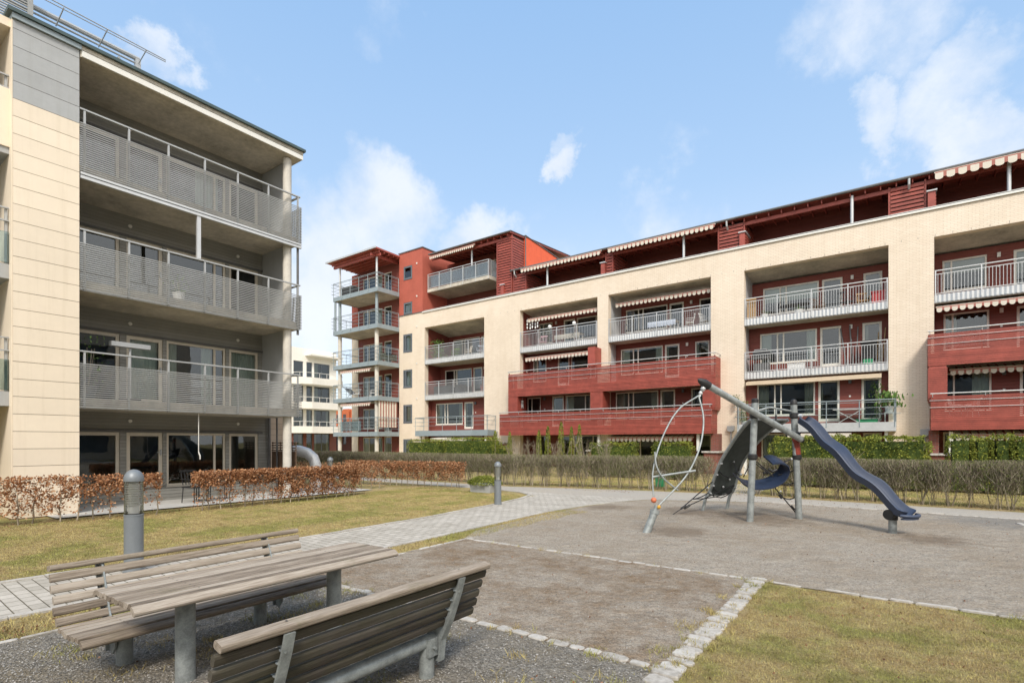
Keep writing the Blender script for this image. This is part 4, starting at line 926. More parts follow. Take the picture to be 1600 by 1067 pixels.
def grill(x, y, z, label):
    r = empty('barbecue_grill', (x, y, z), label, 'grill')
    q = MB(); q.prism([(x - .42, z + .95), (x + .42, z + .95), (x + .38, z + 1.22), (x + .25, z + 1.3), (x - .25, z + 1.3), (x - .38, z + 1.22)], 'y', y - .25, y + .25); q.build('lid', 'dark_wicker', r)
    q = MB(); q.box(x - .42, x + .42, y - .26, y + .26, z + .78, z + .945); q.box(x - .75, x - .43, y - .2, y + .2, z + .84, z + .87); q.build('firebox', 'roof_grey', r)
    q = MB(); q.box(x - .38, x + .38, y - .22, y + .22, z + .1, z + .55); q.build('cabinet', 'roof_grey', r)
    for sx in (-.38, .36):
        for sy in (-.22, .2): q = MB(); q.box(x + sx, x + sx + .03, y + sy, y + sy + .03, z, z + .78); q.build('leg', 'grey_metal', r)
    q = MB(); q.tube([(x - .3, y - .29, z + 1.2), (x - .3, y - .33, z + 1.26), (x + .3, y - .33, z + 1.26), (x + .3, y - .29, z + 1.2)], .015, 6); q.build('handle', 'pale_metal', r)
    return r
grill(-6.1, 31.25, z2, 'dark barbecue grill on the middle balcony above the tan awning')
simple('storage_box', 'white box standing on the middle balcony beside the grill', 'box', [('box_body', 'white_plastic', lambda q: q.box(-4.8, -4.0, 31.0, 31.3, z2, z2 + .36)), ('lid', 'white_plastic', lambda q: q.box(-4.82, -3.98, 30.98, 31.32, z2 + .362, z2 + .40))], (-4.4, 31.1, z2))
simple('drying_rack', 'pale metal drying rack in front of the big window on the middle balcony', 'rack', [('frame', 'blue_grey_metal', lambda q: ([q.tube([(x, 31.3, z2), (x, 31.4, z2 + 1.05)], .014, 5) for x in (-3.95, -3.3)], [q.tube([(-3.95, 31.3 + .1 * k / 8, z2 + .1 + k * .12), (-3.3, 31.3 + .1 * k / 8, z2 + .1 + k * .12)], .009, 5) for k in range(9)]))], (-3.6, 31.3, z2))
simple('ski_pair', 'skis and poles leaning by the wall on the middle balcony', 'skis', [('skis', 'roof_grey', lambda q: (q.tube([(-2.2, 31.5, z2), (-2.5, 31.85, z2 + 2.1)], .035, 5), q.tube([(-1.95, 31.5, z2), (-2.1, 31.85, z2 + 2.2)], .035, 5), q.tube([(-1.8, 31.5, z2), (-1.75, 31.85, z2 + 2.1)], .03, 5))), ('poles', 'tan_wood', lambda q: (q.tube([(-.75, 31.5, z2), (-.62, 31.8, z2 + 1.9)], .025, 5), q.tube([(-.95, 31.4, z2), (-.9, 31.8, z2 + 1.7)], .02, 5)))], (-2, 31.5, z2))
simple('garden_cart', 'black wheeled cart with bags before the narrow door on the middle balcony', 'cart', [('frame', 'rubber_black', lambda q: (q.box(-1.55, -1.0, 31.1, 31.5, z2 + .35, z2 + 1.1), q.box(-1.62, -.93, 31.05, 31.55, z2 + 1.12, z2 + 1.25))), ('wheel', 'roof_grey', lambda q: (q.tube([(-1.6, 31.2, z2 + .14), (-1.54, 31.2, z2 + .14)], .14, 12), q.tube([(-1.0, 31.2, z2 + .14), (-.94, 31.2, z2 + .14)], .14, 12))), ('bag', 'green_plastic', lambda q: q.box(-1.5, -1.1, 31.08, 31.5, z2 + .1, z2 + .34))], (-1.3, 31.3, z2))
pot_plant((-.45, 30.35, z1 + .55), .18, .95, 'spiky green plant in a raised white pot at the right end of the first-floor balcony', spread=.5, n=300, size=.16, up=.75)
simple('plant_stand', 'white plant stand at the right end of the first-floor balcony', 'stand', [('stand', 'white_plastic', lambda q: (q.box(-.62, -.28, 30.18, 30.52, z1 + .51, z1 + .545), [q.box(a, a + .03, b, b + .03, z1, z1 + .508) for a in (-.62, -.31) for b in (30.18, 30.49)]))], (-.45, 30.35, z1))
pot_plant((-6.8, 30.4, z1), .15, 1.35, 'leafy potted plant at the left end of the first-floor balcony', spread=.32, n=300, size=.08)
pot_plant((-.95, 31.0, z1), .15, 2.05, 'tall trailing plant by the narrow first-floor window', spread=.3, n=300, size=.09)
simple('folding_table', 'white folding table with crossed legs on the first-floor balcony', 'table', [('tabletop', 'white_plastic', lambda q: q.box(-2.7, -1.4, 30.3, 30.9, z1 + .72, z1 + .75)), ('leg', 'white_plastic', lambda q: (q.tube([(-2.6, 30.35, z1), (-1.5, 30.35, z1 + .72)], .018, 5), q.tube([(-1.5, 30.37, z1), (-2.6, 30.37, z1 + .72)], .018, 5)))], (-2, 30.6, z1))
simple('storage_box', 'green box under the folding table on the first-floor balcony', 'box', [('box_body', 'green_plastic', lambda q: q.box(-1.75, -.9, 30.45, 30.85, z1, z1 + .22)), ('lid', 'green_plastic', lambda q: q.box(-1.77, -.88, 30.43, 30.87, z1 + .221, z1 + .25))], (-1.3, 30.6, z1))
def clothtable(x0, x1, y0, y1, z, label, m_='blue_cloth'):
    r = empty('balcony_table', ((x0 + x1) / 2, (y0 + y1) / 2, z), label, 'table')
    q = MB(); q.box(x0, x1, y0, y1, z + .70, z + .73); q.build('tabletop', 'white_plastic', r)
    for a in (x0 + .05, x1 - .09):
        for b in (y0 + .05, y1 - .09): q = MB(); q.box(a, a + .04, b, b + .04, z, z + .70); q.build('leg', 'white_plastic', r)
    q = MB(); k = 18
    q.quad((x0 - .03, y0 - .03, z + .735), (x1 + .03, y0 - .03, z + .735), (x1 + .03, y1 + .03, z + .735), (x0 - .03, y1 + .03, z + .735))
    for i in range(k):
        xa = x0 - .03 + (x1 - x0 + .06) * i / k; xb = x0 - .03 + (x1 - x0 + .06) * (i + 1) / k; o1 = .05 * (i % 2); o2 = .05 * ((i + 1) % 2)
        q.quad((xa, y0 - .03 - o1, z + .38 + .05 * (i % 2)), (xb, y0 - .03 - o2, z + .38 + .05 * ((i + 1) % 2)), (xb, y0 - .03, z + .735), (xa, y0 - .03, z + .735))
    q.build('cloth', m_, r); return r
clothtable(-12.6, -10.9, 31.4, 32.2, z3, 'balcony table under a pale blue cloth beside the pier')
chair((-13.9, 31.6, z3), .4, 'dark_wicker', 'dark armchair at the left end of the balcony with the blue cloth table', wide=.6)
chair((-10.1, 31.6, z3), -1.3, 'white_plastic', 'white chair right of the balcony table with the blue cloth')
chair((-9.2, 31.7, z3), 1.3, 'white_plastic', 'white chair in the right corner of the blue cloth balcony')
chair((-20.4, 31.6, z3), .3, 'pink_cloth', 'chair with a pink cover behind the bars of the balcony with hanging cards')
clothtable(-19.3, -17.4, 31.4, 32.1, z3, 'cloth covered table on the balcony under the upper awning', 'blind_cloth')
for i, (a, lb) in enumerate(((-19.4, 'round white lantern on the railing left of the grey sheet'), (-17.5, 'round white lantern on the railing to the right'))):
    q = MB(); q.sphere((a, 30.9, z3 + 1.15 + .12), .13); q.box(a - .02, a + .02, 30.86, 30.94, z3 + 1.1, z3 + 1.16); tag(q.build('lantern', 'white_plastic', smooth=True), lb, 'lantern', 'white lanterns on the railing')
pot_plant((-30.6, 31.6, z3), .2, 1.7, 'tall green plant in the left corner of the top balcony by the tower', spread=.55, n=500, size=.14, potm='terracotta')
chair((-28.8, 31.7, z3), .3, 'houseplant_leaf', 'pale green chair on the top balcony beside the tall plant')
chair((-27.4, 31.6, z3), -.5, 'awning_cream', 'cream chair on the top balcony by the tower')
chair((-26.3, 31.8, z3), .5, 'blue_cloth', 'blue grey chair on the top balcony by the tower')
def sofa(x, y, z, w, label):
    r = empty('wicker_sofa', (x, y, z), label, 'sofa', 'wicker sofas on the balcony')
    q = MB(); q.box(x - w / 2, x + w / 2, y, y + .7, z, z + .38); q.build('base', 'dark_wicker', r)
    q = MB(); q.box(x - w / 2, x + w / 2, y - .08, y - .002, z, z + .78); q.build('backrest', 'dark_wicker', r)
    for s in (-1, 1): q = MB(); q.box(x + s * (w / 2 + .04) - .038, x + s * (w / 2 + .04) + .038, y, y + .7, z, z + .62); q.build('armrest', 'dark_wicker', r)
    q = MB(); q.box(x - w / 2 + .02, x + w / 2 - .02, y + .02, y + .68, z + .382, z + .5); q.build('cushion', 'blind_cloth', r)
sofa(-29.6, 31.15, z2, 2.0, 'longer dark wicker sofa at the left of the middle balcony by the tower')
sofa(-27.7, 31.15, z2, 1.0, 'shorter dark wicker seat beside the sofa on the middle balcony by the tower')
chair((-25.6, 31.5, z2), .2, 'red_plastic', 'red chair at the right end of the wicker sofa balcony')
for x, rz, lb in ((1.9, 1.2, 'white chair at the left of the first-floor red slat balcony'), (2.3, -1.2, 'white chair nearer the yellow flowers on the first-floor red slat balcony')): chair((x + .1, 30.4, 2.7), rz, 'white_plastic', lb)
chair((-14.1, 30.4, 2.66), .1, 'tan_wood', 'tan chair behind the first-floor red slats left of the big window', wide=.7)
for i, x in enumerate((-38.7, -36.6)):
    chair((x, 29.8, 5.5), .5 - i, 'white_plastic', ['white chair at the left of the second balcony of the tower', 'white chair beside the column on the second tower balcony'][i])
simple('deck_box', 'dark covered box on the top balcony of the tower', 'box', [('box_body', 'dark_wicker', lambda q: q.box(-39.9, -38.3, 29.0, 29.7, 14.38, 15.2)), ('lid', 'roof_grey', lambda q: q.box(-39.93, -38.27, 28.97, 29.73, 15.201, 15.28))], (-39, 29.3, 14.38))
simple('deck_chair', 'dark folding deck chair on the second tower balcony', 'chair', [('seat', 'slate_frame', lambda q: q.quad((-39.9, 29.3, 6.5), (-39.9, 30, 6.5), (-39.0, 30, 5.9), (-39.0, 29.3, 5.9))), ('frame', 'slate_frame', lambda q: (q.tube([(-40, 29.3, 6.6), (-38.6, 29.3, 5.5)], .02, 5), q.tube([(-39.6, 29.3, 5.5), (-38.7, 29.3, 6.2)], .02, 5)))], (-39.5, 29.6, 5.48))
hc = empty('hanging_cards', (-21.6, 31.6, z3 + 1.8), 'strings of white paper cards hanging at the left end of the balcony with lanterns', 'decoration')
for k in range(5):
    q = MB(); x = -21.55 + .22 * k; y = 31.3 + .05 * (k % 2)
    for j in range(3): q.box(x - .05, x + .05, y, y + .006, z3 + 1.95 - .24 * j - .05 * (k % 2), z3 + 2.11 - .24 * j - .05 * (k % 2))
    q.tube([(x, y + .01, z3 + 1.4), (x, y + .01, z3 + 2.25)], .004, 4); q.build('card_string', 'white_plastic', hc)
simple('wind_chime', 'white wind chime hanging at the left end of the lower red slat balcony', 'wind chime', [('cap', 'white_plastic', lambda q: q.lathe([(.001, 4.62), (.09, 4.55), (.09, 4.50), (.001, 4.50)], -21.2, 30.2, 12)), ('chimes', 'pale_metal', lambda q: [q.tube([(-21.2 + .06 * math.cos(k), 30.2 + .06 * math.sin(k), 4.5), (-21.2 + .06 * math.cos(k), 30.2 + .06 * math.sin(k), 4.05 + .05 * (k % 3))], .012, 6) for k in range(6)]), ('cord', 'white_plastic', lambda q: q.tube([(-21.2, 30.2, 4.62), (-21.2, 30.2, 4.9)], .004, 4))], (-21.2, 30.2, 4.3))
pot_plant((-7.25, 30.5, 3.75), .13, .55, 'small flower pot hanging by the pier left of the first-floor balcony', spread=.25, n=160, size=.06, potm='terracotta')
# on the left building
pot_plant((-16.5, 4.5, 2.86), .18, 1.55, 'plant with yellow flowers behind the railing beside the cream pier', spread=.35, n=160, size=.06, potm='slate_frame')
simple('patio_heater', 'grey folded parasol heater standing on the first balcony of the left building', 'heater', [('canopy', 'grey_metal', lambda q: q.box(-16.9, -16.7, 5.05, 5.95, 4.28, 4.40)), ('pole', 'grey_metal', lambda q: q.tube([(-16.8, 5.5, 2.86), (-16.8, 5.5, 4.28)], .03, 8)), ('base', 'roof_grey', lambda q: q.lathe([(.001, 2.9), (.25, 2.9), (.25, 2.87), (.001, 2.87)], -16.8, 5.5, 14))], (-16.8, 5.5, 2.86))
pot_plant((-16.8, 6.7, 5.75), .16, .75, 'small plant with yellow blossoms on the second balcony of the left building', spread=.3, n=120, size=.06)
simple('awning_crank', 'white awning crank rod hanging below the first balcony of the left building', 'crank', [('rod', 'white_paint', lambda q: q.tube([(-16.3, 7.02, 2.56), (-16.3, 7.02, 1.45)], .012, 6)), ('handle', 'white_paint', lambda q: q.tube([(-16.3, 7.02, 1.45), (-16.28, 7.05, 1.35), (-16.3, 7.06, 1.25)], .02, 6))], (-16.3, 7.02, 1.3))
chair((-16.2, 6.9, .03), 1.9, 'rubber_black', 'black patio chair behind the beech hedge near the large window')
chair((-16.4, 7.6, .03), 2.6, 'rubber_black', 'second black patio chair further along behind the beech hedge')
simple('patio_table', 'small dark patio table between the black chairs', 'table', [('tabletop', 'rubber_black', lambda q: q.box(-16.8, -16.1, 7.1, 7.35, .66, .7)), ('leg', 'rubber_black', lambda q: [q.tube([(a, 7.2, .03), (a, 7.2, .66)], .018, 5) for a in (-16.7, -16.2)])], (-16.4, 7.2, .03))
fe = empty('wooden_fence', (-17.2, 10.2, 0), 'brown wooden privacy fence with lattice top beside the concrete column', 'fence')
q = MB(); 
for k in range(15): q.box(-17.95 + k * .1, -17.86 + k * .1, 10.16, 10.19, .03, 1.42)
q.build('board', 'brown_wood', fe)
q = MB(); 
for k in range(4): q.box(-17.95, -16.46, 10.15, 10.18, 1.44 + k * .085, 1.475 + k * .085)
for k in range(7): q.box(-17.95 + k * .24, -17.92 + k * .24, 10.181, 10.2, 1.43, 1.75)
q.build('lattice', 'brown_wood', fe)
q = MB(); q.tube([(-17.9, 11.2, .2), (-17.9, 11.2, 1.0), (-17.85, 11.18, 1.3), (-17.95, 11.25, 1.46)], .01, 4)
vp = MB(); vp.tube([(-17.35, 11.5, 0), (-17.35, 11.5, .9), (-17.42, 11.45, 1.15), (-17.6, 11.33, 1.33), (-17.85, 11.15, 1.42), (-18.05, 11.0, 1.42)], .2, 18); tag(vp.build('vent_pipe', 'pale_metal', smooth=True), 'fat curved pale grey ventilation pipe behind the hedge at the column', 'pipe')

# ------------------------------------------------------------------ bollard lamps
def bollard(loc, s, label):
    r = empty('bollard_lamp', loc, label, 'lamp', 'bollard lamps along the paths'); R0 = .097 * s; H = 1.2 * s
    q = MB(); q.lathe([(R0 * 1.12, 0), (R0 * 1.12, .03), (R0, .035), (R0, H * .55), (R0 * 1.04, H * .55), (R0 * 1.04, H * .565), (R0 * .9, H * .567)], 0, 0, 28); q.build('post', 'bollard_paint', r, smooth=True, local=True)
    q = MB(); q.lathe([(R0 * .98, H * .566), (R0 * .98, H * .89)], 0, 0, 28); q.build('lens', 'lamp_glass', r, smooth=True, local=True)
    q = MB()
    for k in range(10): z = H * (.655 + .023 * k); q.lathe([(R0 * .55, z + .006), (R0 * .84, z), (R0 * .84, z + .005), (R0 * .55, z + .011)], 0, 0, 20)
    q.lathe([(R0 * .58, H * .57), (R0 * .58, H * .88)], 0, 0, 14); q.build('louvre', 'white_paint', r, smooth=True, local=True)
    q = MB(); q.lathe([(R0 * 1.05, H * .885)] + [(R0 * 1.05 * math.cos(t) + .001, H * .90 + H * .10 * math.sin(t)) for t in [math.pi / 2 * k / 8 for k in range(9)]], 0, 0, 28); q.build('cap', 'bollard_paint', r, smooth=True, local=True)
bollard((-8.33, 2.77, 0), 1.15, 'grey bollard lamp behind the slatted bench, nearest to the camera')
bollard((-9.08, 11.74, 0), 1.0, 'grey bollard lamp at the edge of the lawn where the paths meet')
bollard((-16.6, 11.6, 0), 1.0, 'grey bollard lamp far back beyond the beech hedge near the vent pipe')

# ------------------------------------------------------------------ benches and table
def rr(w, h, r=.3, n=2):
    """rounded slat profile centred on 0"""
    pts = []
    rad = min(w, h) * r
    for cx, cy, a0 in ((w / 2 - rad, h / 2 - rad, 0), (-w / 2 + rad, h / 2 - rad, 90), (-w / 2 + rad, -h / 2 + rad, 180), (w / 2 - rad, -h / 2 + rad, 270)):
        for k in range(n + 1): t = R(a0 + 90 * k / n); pts.append((cx + rad * math.cos(t), cy + rad * math.sin(t)))
    return pts
def slat(mb, cx, cz, w, h, ang, y0, y1, dx=0, r=.3):
    ca_, sa_ = math.cos(ang), math.sin(ang); y0 += random.uniform(-.006, .006); y1 += random.uniform(-.006, .006)
    poly = [(cx + p * ca_ - q * sa_, cz + p * sa_ + q * ca_) for p, q in rr(w, h, r)]
    mb.prism(poly, 'y', y0, y1)
def bench(loc, rz, L, label, mossy_shaded=False):
    r = empty('slatted_bench', loc, label, 'bench', 'slatted benches at the table', rz)
    a, b = -L / 2, L / 2
    q = MB(); slat(q, -.285, .795, .075, .042, R(15), a, b)
    for y in (a + .33, b - .35): q.lathe([(.001, .826), (.007, .825)], -.285, y, 8, 1)
    q.build('top_slat', ['weathered_wood', 'rubber_black'], r, local=True)
    q = MB()
    for (x, z) in ((-.255, .725), (-.225, .645), (-.195, .567), (-.165, .49), (-.135, .415)): slat(q, x, z, .036, .064, R(20), a, b, r=.42)
    q.build('backrest', 'mossy_shaded_wood' if mossy_shaded else 'weathered_wood', r, local=True)
    q = MB()
    for k, (x, z, an) in enumerate(((-.06, .372, -4), (.01, .366, -2), (.08, .364, 0), (.15, .366, 1), (.22, .371, 2), (.29, .374, 0))): slat(q, x, z, .062, .036, R(an), a, b)
    slat(q, .365, .352, .072, .04, R(-32), a, b, r=.42)
    for y in (a + .33, b - .35):
        for x in (-.06, .01, .08, .15, .22, .29): q.lathe([(.001, .3925), (.006, .392)], x, y, 8, 1)
    q.build('seat', ['weathered_wood', 'rubber_black'], r, local=True)
    q = MB(); q.tube([(-.03, a + .33, .27), (-.03, b - .35, .27)], .05, 18); q.build('crossbar', 'galvanised', r, smooth=True, local=True)
    for y in (a + .40, b - .56):
        q = MB(); q.tube([(-.03, y, -.02), (-.03, y, .24)], .057, 20); q.box(-.1, -.02, y - .045, y + .045, .17, .30); q.tube([(-.125, y, .235), (-.09, y, .235)], .012, 6); q.build('leg', 'galvanised', r, smooth=True, local=True)
    for y in (a + .33, b - .35):
        q = MB(); pr = [(-.05, .10), (.0, .16), (.03, .30), (.30, .315), (.37, .325), (.36, .345), (.0, .345), (-.07, .36), (-.115, .42), (-.225, .70), (-.26, .77), (-.31, .765), (-.28, .66), (-.19, .42), (-.12, .28), (-.10, .12)]
        q.prism(pr, 'y', y - .006, y + .006); q.prism([(-.31, .765), (-.28, .66), (-.19, .42), (-.12, .28), (-.10, .12), (-.115, .12), (-.135, .28), (-.205, .42), (-.295, .66), (-.325, .765)], 'y', y - .03, y + .03)
        for t in (.25, .5, .75): q.tube([(-.335 + .14 * t, y + .012, .74 - .3 * t), (-.20 + .14 * t - .06, y + .012, .74 - .3 * t)], .007, 6)
        q.build('bracket', 'galvanised', r, local=True)
    return r
bench((-4.93, 2.22, 0), R(2), 2.08, 'weathered slatted bench on the far side of the table, its front facing the camera')
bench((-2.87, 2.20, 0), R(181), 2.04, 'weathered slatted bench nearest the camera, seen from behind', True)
tb = empty('slatted_table', (-4.24, 2.37, 0), 'weathered grey slatted picnic table between the two benches', 'table', rz=R(1))
q = MB(); L2 = 1.09
for k in range(9): slat(q, -.27 + .0685 * k, .70, .062, .036, 0, -L2, L2)
slat(q, -.335, .688, .07, .036, R(32), -L2, L2, r=.42); slat(q, .345, .686, .075, .038, R(-35), -L2, L2, r=.42); 
for y in (-.64, .64):
    for k in range(9): q.lathe([(.001, .7195), (.006, .719)], -.27 + .0685 * k, y, 8, 1)
q.build('tabletop', ['weathered_wood', 'rubber_black'], tb, local=True)
for y in (-.64, .64):
    q = MB(); q.tube([(0, y, -.02), (0, y, .665)], .066, 20); q.build('leg', 'galvanised', tb, smooth=True, local=True)
    q = MB(); q.prism([(-.34, .675), (-.30, .645), (-.08, .61), (.08, .61), (.30, .645), (.34, .675)], 'y', y - .03, y + .03); q.build('bracket', 'galvanised', tb, local=True)

# ------------------------------------------------------------------ playground structure
PG = empty('climbing_frame', (-2.6, 12.5, 0), 'playground climbing frame with rubber ramp, slide, hanging bow and rope net', 'playground')
def part(name, m_, fn, smooth=True, parent=None): q = MB(); fn(q); return q.build(name, m_, parent or PG, smooth=smooth)
def cr(pts, k=6):
    """Catmull-Rom resample"""
    P = [Vector(p) for p in pts]; P = [P[0] * 2 - P[1]] + P + [P[-1] * 2 - P[-2]]; out = []
    for i in range(1, len(P) - 2):
        for j in range(k):
            t = j / k; a, b, c, d = P[i - 1], P[i], P[i + 1], P[i + 2]
            out.append(.5 * ((2 * b) + (c - a) * t + (2 * a - 5 * b + 4 * c - d) * t * t + (3 * b - a - 3 * c + d) * t ** 3))
    out.append(P[-2]); return out
A0, A1 = (-2.67, 12.46, -.05), (-2.58, 12.53, 2.62); B0, B1 = (-1.86, 13.54, -.05), (-1.96, 13.46, 2.6)
part('post', 'galvanised', lambda q: q.tube([A0, A1], .07, 20)); part('post', 'galvanised', lambda q: q.tube([B0, B1], .07, 20))
def collar(c, r=.098, h=.13): return lambda q: q.lathe([(r * .72, c[2] - h / 2), (r, c[2] - h * .3), (r, c[2] + h * .3), (r * .72, c[2] + h / 2)], c[0], c[1], 18)
for c in ((-2.59, 12.52, 2.32), (-2.62, 12.49, 1.42), (-1.95, 13.46, 2.34), (-1.92, 13.48, 1.90), (-1.90, 13.51, 1.40)): part('collar', 'rubber_black', collar(c))
part('post_cap', 'rubber_black', lambda q: q.lathe([(.074, 2.60), (.074, 2.67), (.05, 2.695), (.001, 2.70)], -2.58, 12.53, 16)); part('post_cap', 'rubber_black', lambda q: q.lathe([(.074, 2.58), (.072, 2.66), (.05, 2.70), (.001, 2.715)], -1.96, 13.46, 16))
part('roller', 'rust_red', lambda q: q.tube([(-1.925, 13.485, 1.86), (-1.90, 13.505, 1.46)], .08, 18))
part('boom', 'galvanised', lambda q: q.tube([(-3.31, 11.17, 2.98), (-2.50, 12.37, 2.34), (-1.80, 13.36, 1.80)], .068, 20))
part('boom_tip', 'rubber_black', lambda q: q.tube([(-3.37, 11.07, 3.03), (-3.345, 11.11, 3.01), (-3.28, 11.21, 2.955), (-3.22, 11.3, 2.90)], [.01, .05, .088, .088], 16))
part('boom_cap', 'rubber_black', lambda q: q.tube([(-1.79, 13.37, 1.79), (-1.77, 13.40, 1.775)], .05, 12))
part('swivel', 'pale_metal', lambda q: (q.lathe_at((-3.30, 11.2, 2.84), [(.02, -.05), (.055, 0), (.03, .06)]), q.sphere((-3.34, 11.16, 2.75), .042, 0), q.tube([(-3.34, 11.16, 2.8), (-3.35, 11.14, 2.68)], .02, 8)))
LP_ = cr([(-3.37, 11.13, 2.70), (-3.67, 10.72, 2.38), (-3.86, 10.32, 1.78), (-3.93, 10.05, 1.15), (-3.87, 9.95, .62)])
RP_ = cr([(-3.37, 11.13, 2.70), (-3.24, 11.02, 2.2), (-3.25, 10.78, 1.62), (-3.43, 10.48, 1.06), (-3.80, 9.98, .50)])
part('bow', 'galvanised', lambda q: (q.tube(LP_, .017, 10), q.tube(RP_, .018, 10)))
part('bow_rung', 'galvanised', lambda q: (q.tube([(-3.93, 10.02, 1.06), (-3.28, 10.62, 1.18)], .021, 10), q.tube(cr([(-3.91, 10.10, 1.55), (-3.86, 10.06, 1.28), (-3.75, 10.13, 1.04), (-3.53, 10.33, .80)]), .017, 10)))
part('bow_base', 'galvanised', lambda q: (q.tube([(-3.97, 9.78, -.05), (-3.85, 9.94, .40)], .075, 20), q.tube([(-3.86, 9.93, .36), (-3.845, 9.95, .43)], .09, 16), q.tube([(-3.85, 9.94, .4), (-3.82, 9.97, .53)], .04, 10)))
part('bearing', 'orange_plastic', lambda q: (q.sphere((-3.87, 9.94, .62), .055)))
part('bearing', 'yellow_plastic', lambda q: (q.sphere((-3.78, 9.97, .49), .04)))
# ramp panel
LE = cr([(-3.95, 13.76, .40), (-3.88, 13.77, .54), (-3.61, 13.59, 1.2), (-3.24, 13.36, 1.75), (-2.94, 13.05, 2.08), (-2.70, 12.72, 2.25)], 5)
RE = cr([(-3.55, 14.44, .42), (-3.47, 14.43, .56), (-3.25, 14.33, 1.2), (-2.88, 14.11, 1.7), (-2.48, 13.82, 2.04), (-2.10, 13.60, 2.25)], 5)
def panel(q):
    n = len(LE); K = 6; vs = []; up = Vector((.3, -.55, .8)).normalized() * .02
    for s in (1, -1):
        for i in range(n):
            for k in range(K + 1):
                t = k / K; p = LE[i].lerp(RE[i], .03 + .94 * t) - Vector((-.1, .2, .12)) * math.sin(math.pi * t) * .08 + up * s; vs.append(p)
    off = n * (K + 1); fs = []
    for i in range(n - 1):
        for k in range(K):
            a = i * (K + 1) + k; fs.append((a, a + 1, a + K + 2, a + K + 1)); fs.append((a + off, a + K + 1 + off, a + K + 2 + off, a + 1 + off))
        for k in (0, K): a = i * (K + 1) + k; fs.append((a, a + K + 1, a + K + 1 + off, a + off))
    for i in (0, n - 1):
        for k in range(K): a = i * (K + 1) + k; fs.append((a, a + off, a + 1 + off, a + 1))
    q._add(vs, fs)
part('ramp_panel', 'rubber_panel', panel)
part('ramp_rail', 'galvanised', lambda q: q.tube([Vector((-4.06, 13.72, -.05)), Vector((-4.0, 13.75, .3))] + LE, .04, 12)); part('ramp_rail', 'galvanised', lambda q: q.tube([Vector((-3.67, 14.47, -.05)), Vector((-3.6, 14.46, .3))] + RE, .04, 12))
part('ramp_crossbar', 'galvanised', lambda q: q.tube([LE[1], RE[1]], .02, 8)); part('ramp_crossbar', 'galvanised', lambda q: q.tube([LE[-1], RE[-1]], .025, 8))
part('grip', 'pale_metal', lambda q: [q.tube([p, p + Vector((.09, -.12, .02))], .017, 8) for p in (LE[6], LE[8], LE[10], LE[3], RE[8], RE[5], RE[3])], True)
part('top_bar', 'galvanised', lambda q: (q.tube(cr([(-2.55, 12.56, 2.42), (-2.35, 12.82, 2.50), (-2.2, 13.05, 2.48), (-2.0, 13.42, 2.44)]), .022, 8), q.tube([(-2.24, 12.98, 2.5), (-2.24, 12.98, 2.33)], .02, 8)))
part('hand_grip', 'rubber_black', lambda q: q.lathe([(.03, 2.18), (.035, 2.2), (.02, 2.24), (.02, 2.34)], -2.24, 12.98, 10))
# slide
def slide(q):
    S = Vector((-1.80, 13.42, 2.22)); E_ = Vector((.10, 12.40, .27)); H = Vector((E_.x - S.x, E_.y - S.y, 0)); L = H.length; d = H.normalized(); s = Vector((-d.y, d.x, 0)); n = 56; W = .20
    prof = [(-1.0, .10), (-1.06, .135), (-.96, .15), (-.86, .12), (-.74, .03), (-.56, .0), (-.45, .035), (-.34, 0), (-.22, .035), (-.11, 0), (0, .035), (.11, 0), (.22, .035), (.34, 0), (.45, .035), (.56, 0), (.74, .03), (.86, .12), (.96, .15), (1.06, .135), (1.0, .10), (.8, -.03), (.55, -.05), (0, -.05), (-.55, -.05), (-.8, -.03)]
    vs = []
    for i in range(n + 1):
        t = i / n; z = S.z + (E_.z - S.z) * t; z += .042 * math.sin(t * 2 * math.pi * 3.0 + .4) * min(1, t * 6) * min(1, (1 - t) * 5)
        if t > .93: z += (t - .93) * 1.2
        wv = W * (1 + .10 * math.sin(t * 2 * math.pi * 3 + 1.5)); side = .05 * math.sin(t * 2 * math.pi * 1.5)
        e = min(t, 1 - t); wv *= min(1, .60 + math.sqrt(max(e, 0)) * 2.4) if e < .03 else 1
        c = S + d * (L * t) + s * side; c.z = z
        nrm = Vector((d.x * .6, d.y * .6, .8))
        for (a, b) in prof: vs.append(c + s * (a * wv) + nrm * (b * .85))
    k = len(prof); fs = [(i * k + j, i * k + (j + 1) % k, (i + 1) * k + (j + 1) % k, (i + 1) * k + j) for i in range(n) for j in range(k)]
    fs.append(tuple(range(k))); fs.append(tuple(range(n * k, n * k + k))[::-1]); q._add(vs, fs)
SL = part('slide', 'slide_blue', slide)
def lip(q):
    c = Vector((.11, 12.39, .35)); d = Vector((.865, -.50, 0)); s = Vector((.5, .865, 0)); pts = []
    for k in range(11):
        t = math.pi * k / 10; pts.append(c + s * (.235 * math.cos(t)) + d * (.13 * math.sin(t)) + Vector((0, 0, .03 - .01 * math.sin(t))))
    q.tube(pts, .032, 10)
    vs = [c + s * (.235 * math.cos(math.pi * k / 10)) + d * (.13 * math.sin(math.pi * k / 10)) + Vector((0, 0, -.015)) for k in range(11)]
    q._add(vs + [v - Vector((0, 0, .03)) for v in vs], [tuple(range(11)), tuple(range(11, 22))[::-1]] + [(i, i + 1, i + 12, i + 11) for i in range(10)])
part('slide_lip', 'slide_blue', lip, parent=SL)
part('slide_post', 'galvanised', lambda q: q.tube([(-.13, 12.51, -.05), (-.13, 12.51, .32)], .07, 20)); part('slide_bracket', 'rubber_black', lambda q: (q.tube([(-.20, 12.42, .36), (-.13, 12.54, .36)], .10, 18), q.lathe([(.085, .26), (.085, .34)], -.13, 12.51, 16)))
part('slide_joint', 'pale_metal', lambda q: (q.tube([(-1.95, 13.46, 2.34), (-1.78, 13.42, 2.33)], .035, 8), q.sphere((-1.84, 13.44, 2.34), .035)))
